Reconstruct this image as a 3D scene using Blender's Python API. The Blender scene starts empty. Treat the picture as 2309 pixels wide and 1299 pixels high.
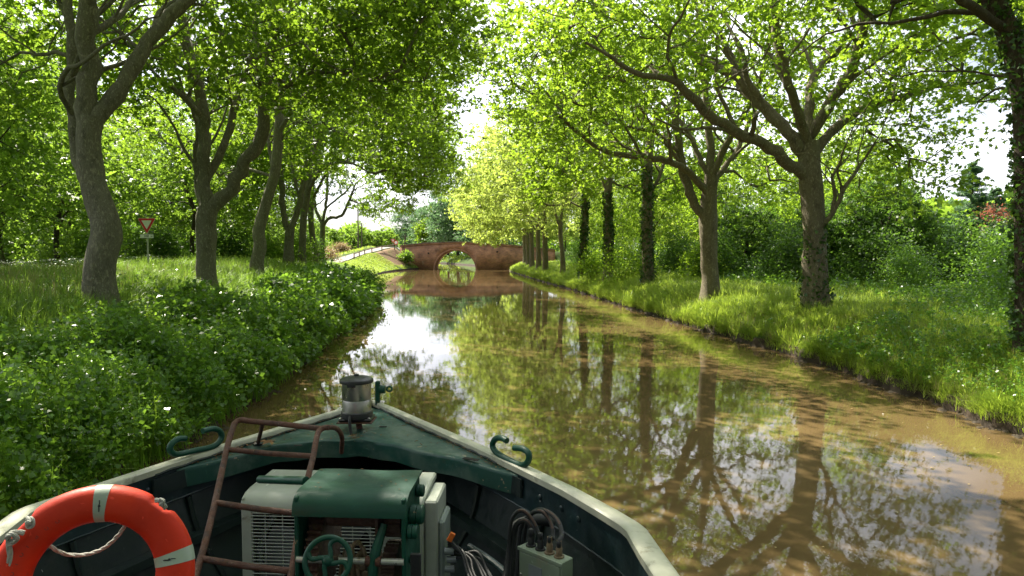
import bpy, math, random
import numpy as np
from mathutils import Vector, Matrix

R = math.radians
random.seed(7)
rs = np.random.RandomState(11)
sc = bpy.context.scene
COL = sc.collection

# ---------------------------------------------------------------- camera
CAM_H = 3.2
PITCH = 2.955
F_PX = 1540.0
cam_d = bpy.data.cameras.new('camera')
cam = bpy.data.objects.new('camera', cam_d)
COL.objects.link(cam)
cam_d.sensor_width = 36.0
cam_d.lens = F_PX * 36.0 / 2309.0
cam.location = (0, 0, CAM_H)
cam.rotation_euler = (R(90 - PITCH), 0, 0)
cam_d.clip_start = 0.05
cam_d.clip_end = 3000
sc.camera = cam
CP, SP = math.cos(R(PITCH)), math.sin(R(PITCH))


def ray(px, py):
    """direction of the view ray with unit forward (world Y) component"""
    u = (px - 1154.5) / F_PX
    v = (649.5 - py) / F_PX
    y = CP + v * SP
    z = -SP + v * CP
    return u / y, z / y


def P(px, py, D):
    a, b = ray(px, py)
    return (a * D, D, CAM_H + b * D)


def G(px, py, z):
    a, b = ray(px, py)
    D = (z - CAM_H) / b
    return (a * D, D, z)


# ---------------------------------------------------------------- tagging
def tag(o, label=None, cat=None, group=None, kind=None):
    if label: o['label'] = label
    if cat: o['category'] = cat
    if group: o['group'] = group
    if kind: o['kind'] = kind
    return o


def empty(name, loc, label, cat, group=None):
    o = bpy.data.objects.new(name, None)
    COL.objects.link(o)
    o.location = loc
    o.empty_display_size = .2
    tag(o, label, cat, group)
    return o


def link_mesh(name, me, mat, parent=None, smooth=True):
    if mat is not None:
        me.materials.append(mat)
    if smooth and len(me.polygons):
        me.polygons.foreach_set('use_smooth', np.ones(len(me.polygons), dtype=bool))
    o = bpy.data.objects.new(name, me)
    COL.objects.link(o)
    if parent is not None:
        o.parent = parent
        o.matrix_parent_inverse = Matrix.Translation(-Vector(parent.location))
    return o


def np_mesh(name, V, F, mat, parent=None, smooth=False):
    """V (n,3); F (m,4) or (m,3), or a list of such arrays"""
    if not isinstance(F, (list, tuple)): F = [F]
    me = bpy.data.meshes.new(name)
    V = np.asarray(V, dtype=np.float32)
    loops = np.concatenate([f.reshape(-1) for f in F]).astype(np.int32)
    tot = np.concatenate([np.full(len(f), f.shape[1], dtype=np.int32) for f in F])
    st = np.concatenate([[0], np.cumsum(tot)[:-1]]).astype(np.int32)
    me.vertices.add(len(V)); me.vertices.foreach_set('co', V.reshape(-1))
    me.loops.add(len(loops)); me.loops.foreach_set('vertex_index', loops)
    me.polygons.add(len(tot)); me.polygons.foreach_set('loop_start', st)
    me.polygons.foreach_set('loop_total', tot)
    me.update(calc_edges=True)
    return link_mesh(name, me, mat, parent, smooth)


class MB:
    """collects shapes into one mesh"""
    def __init__(s):
        s.v = []; s.f = []

    def add(s, vs, fs):
        n = len(s.v)
        s.v += [tuple(map(float, p)) for p in vs]
        s.f += [tuple(i + n for i in f) for f in fs]
        return s

    def box(s, c, size, yaw=0.0, M=None, bev=0.0):
        hx, hy, hz = size[0] / 2, size[1] / 2, size[2] / 2
        if bev > 0:
            b = bev
            pts = []
            for sx in (-1, 1):
                for sy in (-1, 1):
                    for sz in (-1, 1):
                        pts.append((sx * (hx - b), sy * (hy - b), sz * hz))
                        pts.append((sx * (hx - b), sy * hy, sz * (hz - b)))
                        pts.append((sx * hx, sy * (hy - b), sz * (hz - b)))
            import bmesh
            bm = bmesh.new()
            for p in pts: bm.verts.new(p)
            r = bmesh.ops.convex_hull(bm, input=bm.verts)
            bm.verts.index_update()
            vs = [v.co.copy() for v in bm.verts]
            fs = [tuple(v.index for v in f.verts) for f in bm.faces]
            bm.free()
        else:
            vs = [Vector((x, y, z)) for x in (-hx, hx) for y in (-hy, hy) for z in (-hz, hz)]
            fs = [(0, 1, 3, 2), (4, 6, 7, 5), (0, 4, 5, 1), (2, 3, 7, 6), (0, 2, 6, 4), (1, 5, 7, 3)]
        T = Matrix.Translation(c) @ (M.to_4x4() if M is not None else Matrix.Rotation(yaw, 4, 'Z'))
        return s.add([T @ Vector(v) for v in vs], fs)

    def tube(s, pts, r, n=10, caps=True):
        pts = [Vector(p) for p in pts]
        rr = r if isinstance(r, (list, tuple)) else [r] * len(pts)
        up = Vector((0, 0, 1))
        t0 = (pts[1] - pts[0]).normalized()
        if abs(t0.dot(up)) > .95: up = Vector((1, 0, 0))
        a = t0.cross(up).normalized()
        vs = []
        for i, p in enumerate(pts):
            if i == 0: t = pts[1] - pts[0]
            elif i == len(pts) - 1: t = pts[-1] - pts[-2]
            else: t = (pts[i + 1] - p).normalized() + (p - pts[i - 1]).normalized()
            t.normalize()
            a = (a - t * a.dot(t)).normalized()
            b = t.cross(a)
            for k in range(n):
                th = 2 * math.pi * k / n
                vs.append(p + (a * math.cos(th) + b * math.sin(th)) * rr[i])
        fs = []
        for i in range(len(pts) - 1):
            for k in range(n):
                k2 = (k + 1) % n
                fs.append((i * n + k, i * n + k2, (i + 1) * n + k2, (i + 1) * n + k))
        if caps:
            fs.append(tuple(range(n))[::-1])
            fs.append(tuple((len(pts) - 1) * n + k for k in range(n)))
        return s.add(vs, fs)

    def lathe(s, prof, n=32, M=None):
        """prof: (r, z) list, about local Z"""
        M = M or Matrix.Identity(4)
        vs, fs = [], []
        for r, z in prof:
            for k in range(n):
                th = 2 * math.pi * k / n
                vs.append(M @ Vector((r * math.cos(th), r * math.sin(th), z)))
        for i in range(len(prof) - 1):
            for k in range(n):
                k2 = (k + 1) % n
                fs.append((i * n + k, i * n + k2, (i + 1) * n + k2, (i + 1) * n + k))
        fs.append(tuple(range(n))[::-1])
        fs.append(tuple((len(prof) - 1) * n + k for k in range(n)))
        return s.add(vs, fs)

    def torus(s, M, R1, r, n=48, m=16, a0=0, a1=2 * math.pi, sq=1.0, bump=None):
        vs, fs = [], []
        full = abs(a1 - a0 - 2 * math.pi) < 1e-6
        N = n if full else n + 1
        for i in range(N):
            th = a0 + (a1 - a0) * i / n
            for j in range(m):
                ph = 2 * math.pi * j / m
                rr = R1 + r * math.cos(ph)
                vs.append(M @ Vector((rr * math.cos(th), rr * math.sin(th), r * sq * math.sin(ph))))
        for i in range(n):
            i2 = (i + 1) % N
            for j in range(m):
                j2 = (j + 1) % m
                fs.append((i * m + j, i2 * m + j, i2 * m + j2, i * m + j2))
        return s.add(vs, fs)

    def prism(s, outline, t, M=None):
        """outline: (x,y) ccw polygon extruded along local z from -t/2 to t/2"""
        M = M or Matrix.Identity(4)
        n = len(outline)
        vs = [M @ Vector((x, y, z)) for z in (-t / 2, t / 2) for x, y in outline]
        fs = [tuple(range(n))[::-1], tuple(range(n, 2 * n))]
        for i in range(n):
            j = (i + 1) % n
            fs.append((i, j, n + j, n + i))
        return s.add(vs, fs)

    def build(s, name, mat, parent=None, smooth=True, angle=35):
        me = bpy.data.meshes.new(name)
        me.from_pydata(s.v, [], s.f)
        me.update()
        o = link_mesh(name, me, mat, parent, smooth)
        if smooth and angle:
            sharp(me, angle)
        return o


def sharp(me, angle):
    import bmesh
    bm = bmesh.new(); bm.from_mesh(me)
    ca = R(angle)
    for e in bm.edges:
        if len(e.link_faces) == 2:
            try:
                if e.calc_face_angle() > ca: e.smooth = False
            except ValueError:
                pass
    bm.to_mesh(me); bm.free()


def smooth_path(pts, k=6):
    """Catmull-Rom through pts"""
    p = [np.array(q, float) for q in pts]
    p = [2 * p[0] - p[1]] + p + [2 * p[-1] - p[-2]]
    out = []
    for i in range(1, len(p) - 2):
        for j in range(k):
            t = j / k
            a, b, c, d = p[i - 1], p[i], p[i + 1], p[i + 2]
            out.append(.5 * ((2 * b) + (-a + c) * t + (2 * a - 5 * b + 4 * c - d) * t * t + (-a + 3 * b - 3 * c + d) * t ** 3))
    out.append(p[-2])
    return out


# ---------------------------------------------------------------- materials
def mat(name):
    m = bpy.data.materials.new(name)
    m.use_nodes = True
    nt = m.node_tree
    return m, nt, nt.nodes['Principled BSDF'], nt.nodes['Material Output']


def N(nt, t, **kw):
    n = nt.nodes.new(t)
    for k, v in kw.items():
        if k.startswith('i_'):
            n.inputs[k[2:].replace('_', ' ')].default_value = v
        else:
            setattr(n, k, v)
    return n


def noise(nt, scale, detail=4, rough=.55, vec=None, scl=None):
    n = N(nt, 'ShaderNodeTexNoise')
    n.inputs['Scale'].default_value = scale
    n.inputs['Detail'].default_value = detail
    n.inputs['Roughness'].default_value = rough
    if vec is None:
        vec = N(nt, 'ShaderNodeTexCoord').outputs['Object']
    if scl:
        mp = N(nt, 'ShaderNodeMapping')
        mp.inputs['Scale'].default_value = scl
        nt.links.new(vec, mp.inputs['Vector']); vec = mp.outputs[0]
    nt.links.new(vec, n.inputs['Vector'])
    return n.outputs['Fac']


def ramp(nt, fac, stops):
    r = N(nt, 'ShaderNodeValToRGB')
    el = r.color_ramp.elements
    while len(el) < len(stops): el.new(.5)
    for e, (p, c) in zip(el, stops):
        e.position = p
        e.color = (c[0], c[1], c[2], 1) if isinstance(c, (tuple, list)) else (c, c, c, 1)
    nt.links.new(fac, r.inputs[0])
    return r.outputs[0]


def mixc(nt, fac, a, b, mode='MIX'):
    m = N(nt, 'ShaderNodeMix', data_type='RGBA', blend_type=mode)
    for s, v in ((0, fac), (6, a), (7, b)):
        if isinstance(v, (int, float)): m.inputs[s].default_value = v
        elif isinstance(v, tuple): m.inputs[s].default_value = (*v, 1) if len(v) == 3 else v
        else: nt.links.new(v, m.inputs[s])
    return m.outputs[2]


def bump(nt, h, strength, dist, bs):
    b = N(nt, 'ShaderNodeBump')
    b.inputs['Strength'].default_value = strength
    b.inputs['Distance'].default_value = dist
    nt.links.new(h, b.inputs['Height'])
    nt.links.new(b.outputs[0], bs.inputs['Normal'])


def leaf_mat(name, c1, c2, trans, tmix=.45, rough=.45, spec=.35, patch=.35):
    m, nt, bs, out = mat(name)
    geo = N(nt, 'ShaderNodeNewGeometry')
    rnd = geo.outputs['Random Per Island']
    col = ramp(nt, rnd, [(0, c1), (.85, c2), (1, tuple(min(1, x * 1.5) for x in c2))])
    nz = noise(nt, patch, 2, .5)
    col = mixc(nt, ramp(nt, nz, [(.35, 0.0), (.65, 1.0)]), mixc(nt, 1.0, col, (.78, .86, .72), 'MULTIPLY'), col)
    nt.links.new(col, bs.inputs['Base Color'])
    bs.inputs['Roughness'].default_value = rough
    bs.inputs['Specular IOR Level'].default_value = spec
    tr = N(nt, 'ShaderNodeBsdfTranslucent')
    tc = mixc(nt, ramp(nt, rnd, [(0, 0.0), (1, 1.0)]), trans, tuple(x * 1.35 for x in trans))
    nt.links.new(tc, tr.inputs['Color'])
    mx = N(nt, 'ShaderNodeMixShader')
    mx.inputs[0].default_value = tmix
    nt.links.new(bs.outputs[0], mx.inputs[1]); nt.links.new(tr.outputs[0], mx.inputs[2])
    nt.links.new(mx.outputs[0], out.inputs['Surface'])
    return m


def simple(name, col, rough=.5, metal=0.0, var=.25, nscale=8, bmp=0.0, spec=.5, dirt=None, dirt_amt=.5, dscale=5, bscale=40):
    m, nt, bs, out = mat(name)
    nz = noise(nt, nscale, 5, .6)
    c = mixc(nt, ramp(nt, nz, [(.3, 0.0), (.7, 1.0)]), tuple(x * (1 - var) for x in col), tuple(min(1, x * (1 + var * .6)) for x in col))
    if dirt:
        dn = noise(nt, dscale, 8, .7)
        f = ramp(nt, dn, [(1 - dirt_amt * .55 - .12, 0.0), (1 - dirt_amt * .55 + .02, 1.0)])
        c = mixc(nt, f, c, dirt)
    nt.links.new(c, bs.inputs['Base Color'])
    rr = ramp(nt, noise(nt, nscale * 2.3, 4, .6), [(.3, max(0, rough - .12)), (.7, min(1, rough + .15))])
    nt.links.new(rr, bs.inputs['Roughness'])
    bs.inputs['Metallic'].default_value = metal
    bs.inputs['Specular IOR Level'].default_value = spec
    if bmp: bump(nt, noise(nt, bscale, 5, .6), bmp, .01, bs)
    return m


M = {}
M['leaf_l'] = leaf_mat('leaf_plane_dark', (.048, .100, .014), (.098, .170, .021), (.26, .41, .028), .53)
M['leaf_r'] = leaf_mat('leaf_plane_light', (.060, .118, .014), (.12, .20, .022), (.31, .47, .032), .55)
M['leaf_y'] = leaf_mat('leaf_plane_sunlit', (.10, .155, .030), (.185, .245, .055), (.43, .54, .095), .58)  # sunlit glow of the far trees is partly put into this yellow
M['leaf_b'] = leaf_mat('leaf_back', (.052, .105, .016), (.105, .185, .026), (.26, .42, .04), .52)
M['leaf_d'] = leaf_mat('leaf_dark', (.030, .068, .014), (.065, .125, .022), (.15, .29, .03), .42)
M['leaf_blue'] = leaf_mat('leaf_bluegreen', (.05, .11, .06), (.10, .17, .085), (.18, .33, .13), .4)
M['leaf_red'] = leaf_mat('leaf_red', (.14, .04, .03), (.22, .09, .05), (.35, .12, .07), .4)
M['leaf_tan'] = leaf_mat('leaf_tan', (.20, .13, .07), (.34, .24, .14), (.40, .30, .14), .4)
M['leaf_ivy'] = leaf_mat('leaf_ivy', (.018, .05, .012), (.05, .11, .02), (.10, .20, .02), .28, .3, .6, patch=1.5)
M['leaf_shrub'] = leaf_mat('leaf_shrub', (.032, .094, .015), (.125, .24, .038), (.25, .45, .04), .38, .33, .6, patch=1.2)
M['leaf_nettle'] = leaf_mat('leaf_nettle', (.040, .105, .014), (.12, .215, .030), (.26, .42, .035), .44, .5, .35, patch=1.6)
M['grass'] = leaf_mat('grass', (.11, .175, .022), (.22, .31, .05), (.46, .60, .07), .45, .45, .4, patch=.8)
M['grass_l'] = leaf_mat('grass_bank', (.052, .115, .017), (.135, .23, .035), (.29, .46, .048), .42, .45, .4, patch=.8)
M['grass_dry'] = leaf_mat('grass_dry', (.22, .20, .09), (.34, .31, .16), (.35, .32, .12), .35, .6, .2)
M['litter'] = leaf_mat('litter', (.10, .05, .025), (.26, .15, .07), (.2, .1, .04), .2, .7, .2)


def bark(name, dark, mid, lite, ps=2.2):
    m, nt, bs, out = mat(name)
    n1 = noise(nt, ps, 6, .62, scl=(1, 1, .55))
    n2 = noise(nt, ps * 4.5, 5, .6, scl=(1, 1, .45))
    c = ramp(nt, n1, [(.28, dark), (.48, mid), (.62, mid), (.72, lite)])
    blot = ramp(nt, n2, [(.56, 0.0), (.60, 1.0)])
    c = mixc(nt, mixc(nt, 1.0, blot, (.75, .75, .75), 'MULTIPLY'), c, lite)
    fine = ramp(nt, noise(nt, ps * 14, 6, .7, scl=(1, 1, .35)), [(.3, .5), (.7, 1.15)])
    c = mixc(nt, 1.0, c, fine, 'MULTIPLY')
    nt.links.new(c, bs.inputs['Base Color'])
    bs.inputs['Roughness'].default_value = .85
    bs.inputs['Specular IOR Level'].default_value = .25
    ad = N(nt, 'ShaderNodeMath', operation='ADD')
    nt.links.new(n2, ad.inputs[0]); nt.links.new(noise(nt, ps * 14, 6, .7, scl=(1, 1, .35)), ad.inputs[1])
    bump(nt, ad.outputs[0], .9, .03, bs)
    return m


M['bark'] = bark('bark_plane', (.105, .097, .073), (.215, .200, .150), (.38, .355, .26), 4.6)
M['bark_r'] = bark('bark_plane_warm', (.110, .090, .064), (.205, .175, .120), (.35, .31, .21), 4.2)
M['bark_d'] = bark('bark_dark', (.035, .028, .02), (.07, .056, .038), (.12, .10, .07))

# ground
def ground_mat(name, soil, grass, thr=.45):
    m, nt, bs, out = mat(name)
    nz = noise(nt, .9, 8, .65)
    fine = ramp(nt, noise(nt, 22, 6, .7), [(.25, .45), (.75, 1.3)])
    c = mixc(nt, ramp(nt, nz, [(thr - .1, 0.0), (thr + .1, 1.0)]), soil, grass)
    c = mixc(nt, 1.0, c, fine, 'MULTIPLY')
    nt.links.new(c, bs.inputs['Base Color'])
    bs.inputs['Roughness'].default_value = .95
    bs.inputs['Specular IOR Level'].default_value = .15
    bump(nt, noise(nt, 12, 6, .7), .8, .08, bs)
    return m


M['ground'] = ground_mat('bank_ground', (.055, .042, .024), (.06, .105, .025), .40)
M['earth'] = ground_mat('bare_earth', (.24, .155, .095), (.20, .17, .07), .58)
M['mud'] = simple('wet_mud', (.038, .024, .013), .85, var=.5, nscale=5, bmp=.8, bscale=9)
M['path'] = simple('path_gravel', (.27, .245, .215), .9, var=.12, nscale=2, bmp=.3, bscale=60)

# water
def water_mat():
    m, nt, bs, out = mat('canal_water')
    geo = N(nt, 'ShaderNodeNewGeometry')
    c = ramp(nt, noise(nt, .22, 5, .55, vec=geo.outputs['Position'], scl=(1, .35, 1)), [(.3, (.108, .072, .031)), (.7, (.158, .109, .051))])
    sp = noise(nt, 9, 3, .5, vec=geo.outputs['Position'])
    nt.links.new(mixc(nt, ramp(nt, sp, [(.76, 0.0), (.775, 1.0)]), c, (.30, .26, .16)), bs.inputs['Base Color'])
    bs.inputs['Roughness'].default_value = .008
    bs.inputs['IOR'].default_value = 1.40
    n1 = noise(nt, 1.6, 3, .5, vec=geo.outputs['Position'], scl=(1, .6, 1))
    n2 = noise(nt, 9, 3, .6, vec=geo.outputs['Position'], scl=(1, .45, 1))
    b1 = N(nt, 'ShaderNodeBump'); b1.inputs['Strength'].default_value = .10; b1.inputs['Distance'].default_value = .010
    b2 = N(nt, 'ShaderNodeBump'); b2.inputs['Strength'].default_value = .16; b2.inputs['Distance'].default_value = .0035
    nt.links.new(n1, b1.inputs['Height']); nt.links.new(n2, b2.inputs['Height'])
    nt.links.new(b1.outputs[0], b2.inputs['Normal'])
    nt.links.new(b2.outputs[0], bs.inputs['Normal'])
    return m


M['water'] = water_mat()

# ---------------------------------------------------------------- world, sun
SUN_AZ, SUN_EL = -42.0, 48.0      # degrees to the right of straight ahead, above the horizon
w = bpy.data.worlds.new('World'); sc.world = w; w.use_nodes = True
nt = w.node_tree
bg = nt.nodes['Background']
sky = N(nt, 'ShaderNodeTexSky', sky_type='NISHITA')
sky.sun_disc = False
sky.sun_elevation = R(SUN_EL)
sky.sun_rotation = R(SUN_AZ)
sky.air_density = 1.0; sky.dust_density = 2.0
tc = N(nt, 'ShaderNodeTexCoord')
cl = noise(nt, 2.3, 7, .55, vec=tc.outputs['Generated'], scl=(1, 1, 2.4))
cf = ramp(nt, cl, [(.30, 0.0), (.56, 1.0)])
lit = ramp(nt, noise(nt, 4.0, 5, .55, vec=tc.outputs['Generated'], scl=(1, 1, 2)), [(.3, (4.0, 4.25, 4.9)), (.7, (6.2, 6.2, 6.4))])
# clouds glow towards the sun and are dull behind the camera
vd = N(nt, 'ShaderNodeVectorMath', operation='DOT_PRODUCT')
nt.links.new(tc.outputs['Generated'], vd.inputs[0]); vd.inputs[1].default_value = (math.sin(R(SUN_AZ * .55)) * .93, math.cos(R(SUN_AZ * .55)) * .93, .37)
mr = N(nt, 'ShaderNodeMapRange'); mr.inputs['From Min'].default_value = -.6; mr.inputs['From Max'].default_value = 1.0
mr.inputs['To Min'].default_value = .45; mr.inputs['To Max'].default_value = 3.3
nt.links.new(vd.outputs['Value'], mr.inputs['Value'])
glow = N(nt, 'ShaderNodeVectorMath', operation='SCALE')
nt.links.new(lit, glow.inputs[0]); nt.links.new(mr.outputs[0], glow.inputs['Scale'])
nt.links.new(mixc(nt, cf, sky.outputs[0], glow.outputs[0]), bg.inputs['Color'])
bg.inputs['Strength'].default_value = .05
sd = bpy.data.lights.new('sun', 'SUN')
sd.energy = 5.0; sd.angle = R(.53); sd.color = (1.0, .925, .77)
so = bpy.data.objects.new('sun', sd); COL.objects.link(so)
d = Vector((math.sin(R(SUN_AZ)) * math.cos(R(SUN_EL)), math.cos(R(SUN_AZ)) * math.cos(R(SUN_EL)), math.sin(R(SUN_EL))))
so.rotation_euler = d.to_track_quat('Z', 'Y').to_euler()
so.location = d * 60

sc.view_settings.view_transform = 'Standard'
sc.view_settings.look = 'None'
sc.view_settings.gamma = 1
sc.view_settings.exposure = 1.6
sc.cycles.max_bounces = 7
sc.cycles.diffuse_bounces = 4
sc.cycles.transmission_bounces = 4
sc.cycles.glossy_bounces = 3
sc.cycles.sample_clamp_indirect = 6
sc.cycles.use_denoising = True
# ---------------------------------------------------------------- the canal and its banks
_ly = [-60, 0, 8, 13.7, 17.6, 22.4, 32.8, 42, 52, 65, 80, 98, 110, 120, 127, 129.5, 136, 150, 175, 205, 235, 300, 600]
_lx = [-5.3, -5.3, -5.5, -5.55, -5.9, -6.5, -7.5, -8.7, -10.5, -13.4, -16.8, -19.6, -20.6, -20.4, -18.7, -17.7, -17.9, -22, -28, -36, -52, -95, -400]
_ry = [-60, 0, 12, 19.7, 27.4, 36.5, 58, 80, 100, 117, 127, 136, 150, 175, 205, 225, 260, 300, 600]
_rx = [8.8, 8.8, 8.9, 8.8, 7.9, 7.0, 5.3, 3.0, 1.2, -.3, -.4, -1.2, -5, -11, -20, -30, -55, -85, -385]


def XL(y): return np.interp(y, _ly, _lx)
def XR(y): return np.interp(y, _ry, _rx)


def wob(x, y, s=1.0, k=0.0):
    return (np.sin(x * .9 * s + 1.3 * np.sin(y * .31 * s + k)) + np.sin(y * 1.1 * s + k + 1.7 * np.sin(x * .47 * s)) + np.sin((x + y) * 2.3 * s + k)) / 3


def ledge(x, y, k):      # small in-and-out of the water's edge
    return .12 * np.sin(y * 1.7 + k) + .08 * np.sin(y * 4.1 + 2 * k) + .05 * np.sin(y * 9.3 + k)


_tl_y = [0, 45, 58, 75, 97, 112, 124, 131, 138, 150, 175, 600]
_tl_z = [2.25, 2.25, 1.95, 1.55, 1.45, 2.1, 3.2, 4.15, 4.15, 2.4, 1.6, 2.5]
_tr_y = [0, 116, 129.6, 131, 138, 150, 600]
_tr_z = [1.45, 1.4, 1.4, 3.4, 3.4, 2.0, 2.5]


def zl(d, y):
    """left bank: d metres inland of the edge"""
    top = np.interp(y, _tl_y, _tl_z)
    prof = np.interp(d, [0, .12, .5, 1.5, 4.0, 5.6, 8], [.06, .26, .40, .80, 1.85, 2.15, 2.25]) / 2.25
    prof2 = np.interp(d, [0, .15, .5, 1.5, 4.6, 8], [.03, .1, .18, .38, 1.0, 1.0])
    f = np.clip((y - 95) / 25, 0, 1)
    p = prof * (1 - f) + prof2 * f
    far = np.interp(top, [0, 5], [1.9, 1.9])
    t2 = top + (np.minimum(top, far) - top) * np.clip((d - 10) / 9, 0, 1)
    return p * t2 + wob(d, y, .8) * .06 * np.clip(d / 2, 0, 1) + .10 * wob(d, y, .25, 2) * np.clip((d - 3) / 5, 0, 1)


def zr(d, y):
    top = np.interp(y, _tr_y, _tr_z)
    prof = np.interp(d, [0, .10, .5, 1.7, 3.2, 7], [.06, .30, .52, 1.08, 1.32, 1.45]) / 1.45
    low = np.minimum(top, 1.5)
    t2 = top + (low - top) * np.clip((3.5 - d) / 2.5, 0, 1)
    return prof * t2 + wob(d, y, .9, 4) * .08 * np.clip(d / 2, 0, 1)


def gz(x, y):
    """ground height at world x, y (either bank)"""
    l = XL(y) - x; r = x - XR(y)
    return np.where(l > 0, zl(np.maximum(l, 0), y), np.where(r > 0, zr(np.maximum(r, 0), y), -.6))


def bank(name, side, k):
    ys = np.concatenate([np.arange(-40, 4, 4), np.arange(4, 60, .35), np.arange(60, 150, .8), np.arange(150, 600, 10)])
    ds = np.concatenate([[-.35, -.1, 0, .06, .12, .25], np.arange(.5, 9, .33), np.arange(9, 20, 1.0), [22, 26, 32, 40, 60, 100, 200, 420]])
    Y, D = np.meshgrid(ys, ds, indexing='ij')
    edge = (XL(Y) if side < 0 else XR(Y)) + side * 0 + ledge(0, Y, k) * np.clip(1 - D / 3, 0, 1)
    X = edge + side * D
    Z = (zl if side < 0 else zr)(np.maximum(D, 0), Y)
    Z = np.where(D < -.2, -.9, np.where(D < -.02, -.45, np.where(D < .01, -.02, Z)))
    n, m = Y.shape
    V = np.stack([X, Y, Z], -1).reshape(-1, 3)
    i = np.arange(n * m).reshape(n, m)
    Fq = np.stack([i[:-1, :-1], i[:-1, 1:], i[1:, 1:], i[1:, :-1]], -1).reshape(-1, 4)
    if side > 0: Fq = Fq[:, ::-1]
    o = np_mesh(name, V, Fq, M['ground'], smooth=True)
    o.data.materials.append(M['mud'])
    # the wet foot of the bank
    fi = np.zeros((n - 1, m - 1), dtype=np.int32); fi[:, :4] = 1
    o.data.polygons.foreach_set('material_index', fi.reshape(-1))
    if side < 0:
        o.data.materials.append(M['earth'])
        Yc = Y[:-1, :-1]; Dc = D[:-1, :-1]
        er = (Yc > 119.5 + .9 * np.sin(Dc * 2.1)) & (Yc < 131) & (Dc > .7 + .3 * np.sin(Yc * 1.3)) & (Dc < 5.2)
        er |= (Yc > 60) & (Dc > 9) & (Yc < 120) & (Dc < 12) & False
        fi[er] = 2
        o.data.polygons.foreach_set('material_index', fi.reshape(-1))
    tag(o, kind='structure')
    return o


bank('ground_left_bank', -1, .4)
bank('ground_right_bank', 1, 2.1)
wv = np.array([(-900, -80, 0), (500, -80, 0), (500, 1200, 0), (-900, 1200, 0)], float)
tag(np_mesh('water', wv, np.array([[0, 1, 2, 3]]), M['water']), kind='structure')
bed = wv.copy(); bed[:, 2] = -1.0
tag(np_mesh('canal_bed', bed, np.array([[0, 1, 2, 3]]), M['mud']), kind='structure')
far = np.array([(-1500, 560, 2.2), (1500, 560, 2.2), (1500, 1500, 2.2), (-1500, 1500, 2.2)], float)
tag(np_mesh('ground_far_field', far, np.array([[0, 1, 2, 3]]), M['ground']), kind='structure')

# path climbing to the bridge
def strip(name, pts, wid, m, dz=.03, res=8):
    c = smooth_path([(x, y, 0) for x, y in pts], res)
    V = []; n = len(c)
    for i, p in enumerate(c):
        t = c[min(i + 1, n - 1)] - c[max(i - 1, 0)]
        t /= np.linalg.norm(t)
        s = np.array([t[1], -t[0], 0])
        for k in (-1, -.5, 0, .5, 1):
            q = p + s * k * wid / 2
            V.append((q[0], q[1], float(gz(q[0], q[1])) + dz))
    F = []
    for i in range(n - 1):
        for k in range(4):
            F.append((i * 5 + k, i * 5 + k + 1, (i + 1) * 5 + k + 1, (i + 1) * 5 + k))
    o = np_mesh(name, np.array(V), np.array(F)[:, ::-1], m, smooth=True)
    return tag(o, kind='structure')


strip('path', [(-23.6, 78), (-25.6, 92), (-27.0, 104), (-27.6, 114), (-27.0, 122), (-25.0, 129), (-23.2, 134), (-21.8, 134.0)], 2.2, M['path'], .10)
# ---------------------------------------------------------------- leaves
K_SIMPLE = (np.array([(0, 0, 0), (.34, .42, .10), (0, 1, -.05), (-.34, .42, .10)]), np.array([(0, 1, 2, 3)]))


def _star(angs, lens, wid=.26):
    V, F = [], []
    for a, l in zip(angs, lens):
        a = R(a); n = len(V)
        for x, y, z in ((0, 0, 0), (wid * l, .55 * l, .07), (0, l, -.08), (-wid * l, .55 * l, .07)):
            V.append((x * math.cos(a) + y * math.sin(a), -x * math.sin(a) + y * math.cos(a), z))
        F.append((n, n + 1, n + 2, n + 3))
    return np.array(V), np.array(F)


K_MAPLE = _star((0, 52, -52, 108, -108), (1.0, .82, .82, .5, .5), .30)
K_TRI = _star((0, 60, -60), (1.0, .75, .75), .36)
# sprig: three oval leaves on one twig, for distant foliage
def _sprig():
    V, F = [], []
    for (ox, oy, a, l) in ((0, 0, 0, .8), (.1, .1, 70, .65), (-.1, .15, -62, .7)):
        n = len(V); a = R(a)
        for x, y, z in ((0, 0, 0), (.3 * l, .45 * l, .08), (0, l, -.1), (-.3 * l, .45 * l, .08)):
            V.append((ox + x * math.cos(a) + y * math.sin(a), oy - x * math.sin(a) + y * math.cos(a), z))
        F.append((n, n + 1, n + 2, n + 3))
    return np.array(V), np.array(F)
K_SPRIG = _sprig()


def frames(n, rg, upness=.75, droop=.25, out=None):
    nr = rg.normal(size=(n, 3)); nr /= np.linalg.norm(nr, axis=1)[:, None]
    nrm = nr + np.array([0, 0, upness * 1.6])
    nrm /= np.linalg.norm(nrm, axis=1)[:, None]
    ax = rg.normal(size=(n, 3))
    if out is not None: ax += out
    ax[:, 2] = ax[:, 2] * .5 - droop
    ax -= nrm * (ax * nrm).sum(1)[:, None]
    ax /= np.linalg.norm(ax, axis=1)[:, None] + 1e-9
    sd_ = np.cross(ax, nrm)
    return sd_, ax, nrm


def leaf_geo(C, size, kind, rg, upness=.75, droop=.25, out=None):
    V0, F0 = kind
    n = len(C)
    s, a, nn = frames(n, rg, upness, droop, out)
    sz = size * rg.uniform(.65, 1.25, n)
    V = (C[:, None, :] + sz[:, None, None] * (V0[None, :, 0:1] * s[:, None, :] + (V0[None, :, 1:2] - .3) * a[:, None, :] + V0[None, :, 2:3] * nn[:, None, :]))
    F = (F0[None] + (np.arange(n) * len(V0))[:, None, None])
    return V.reshape(-1, 3), F.reshape(-1, 4)


def leaves(name, C, size, kind, rg, m, parent=None, **kw):
    V, F = leaf_geo(C, size, kind, rg, **kw)
    return np_mesh(name, V, F, m, parent, smooth=False)


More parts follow.
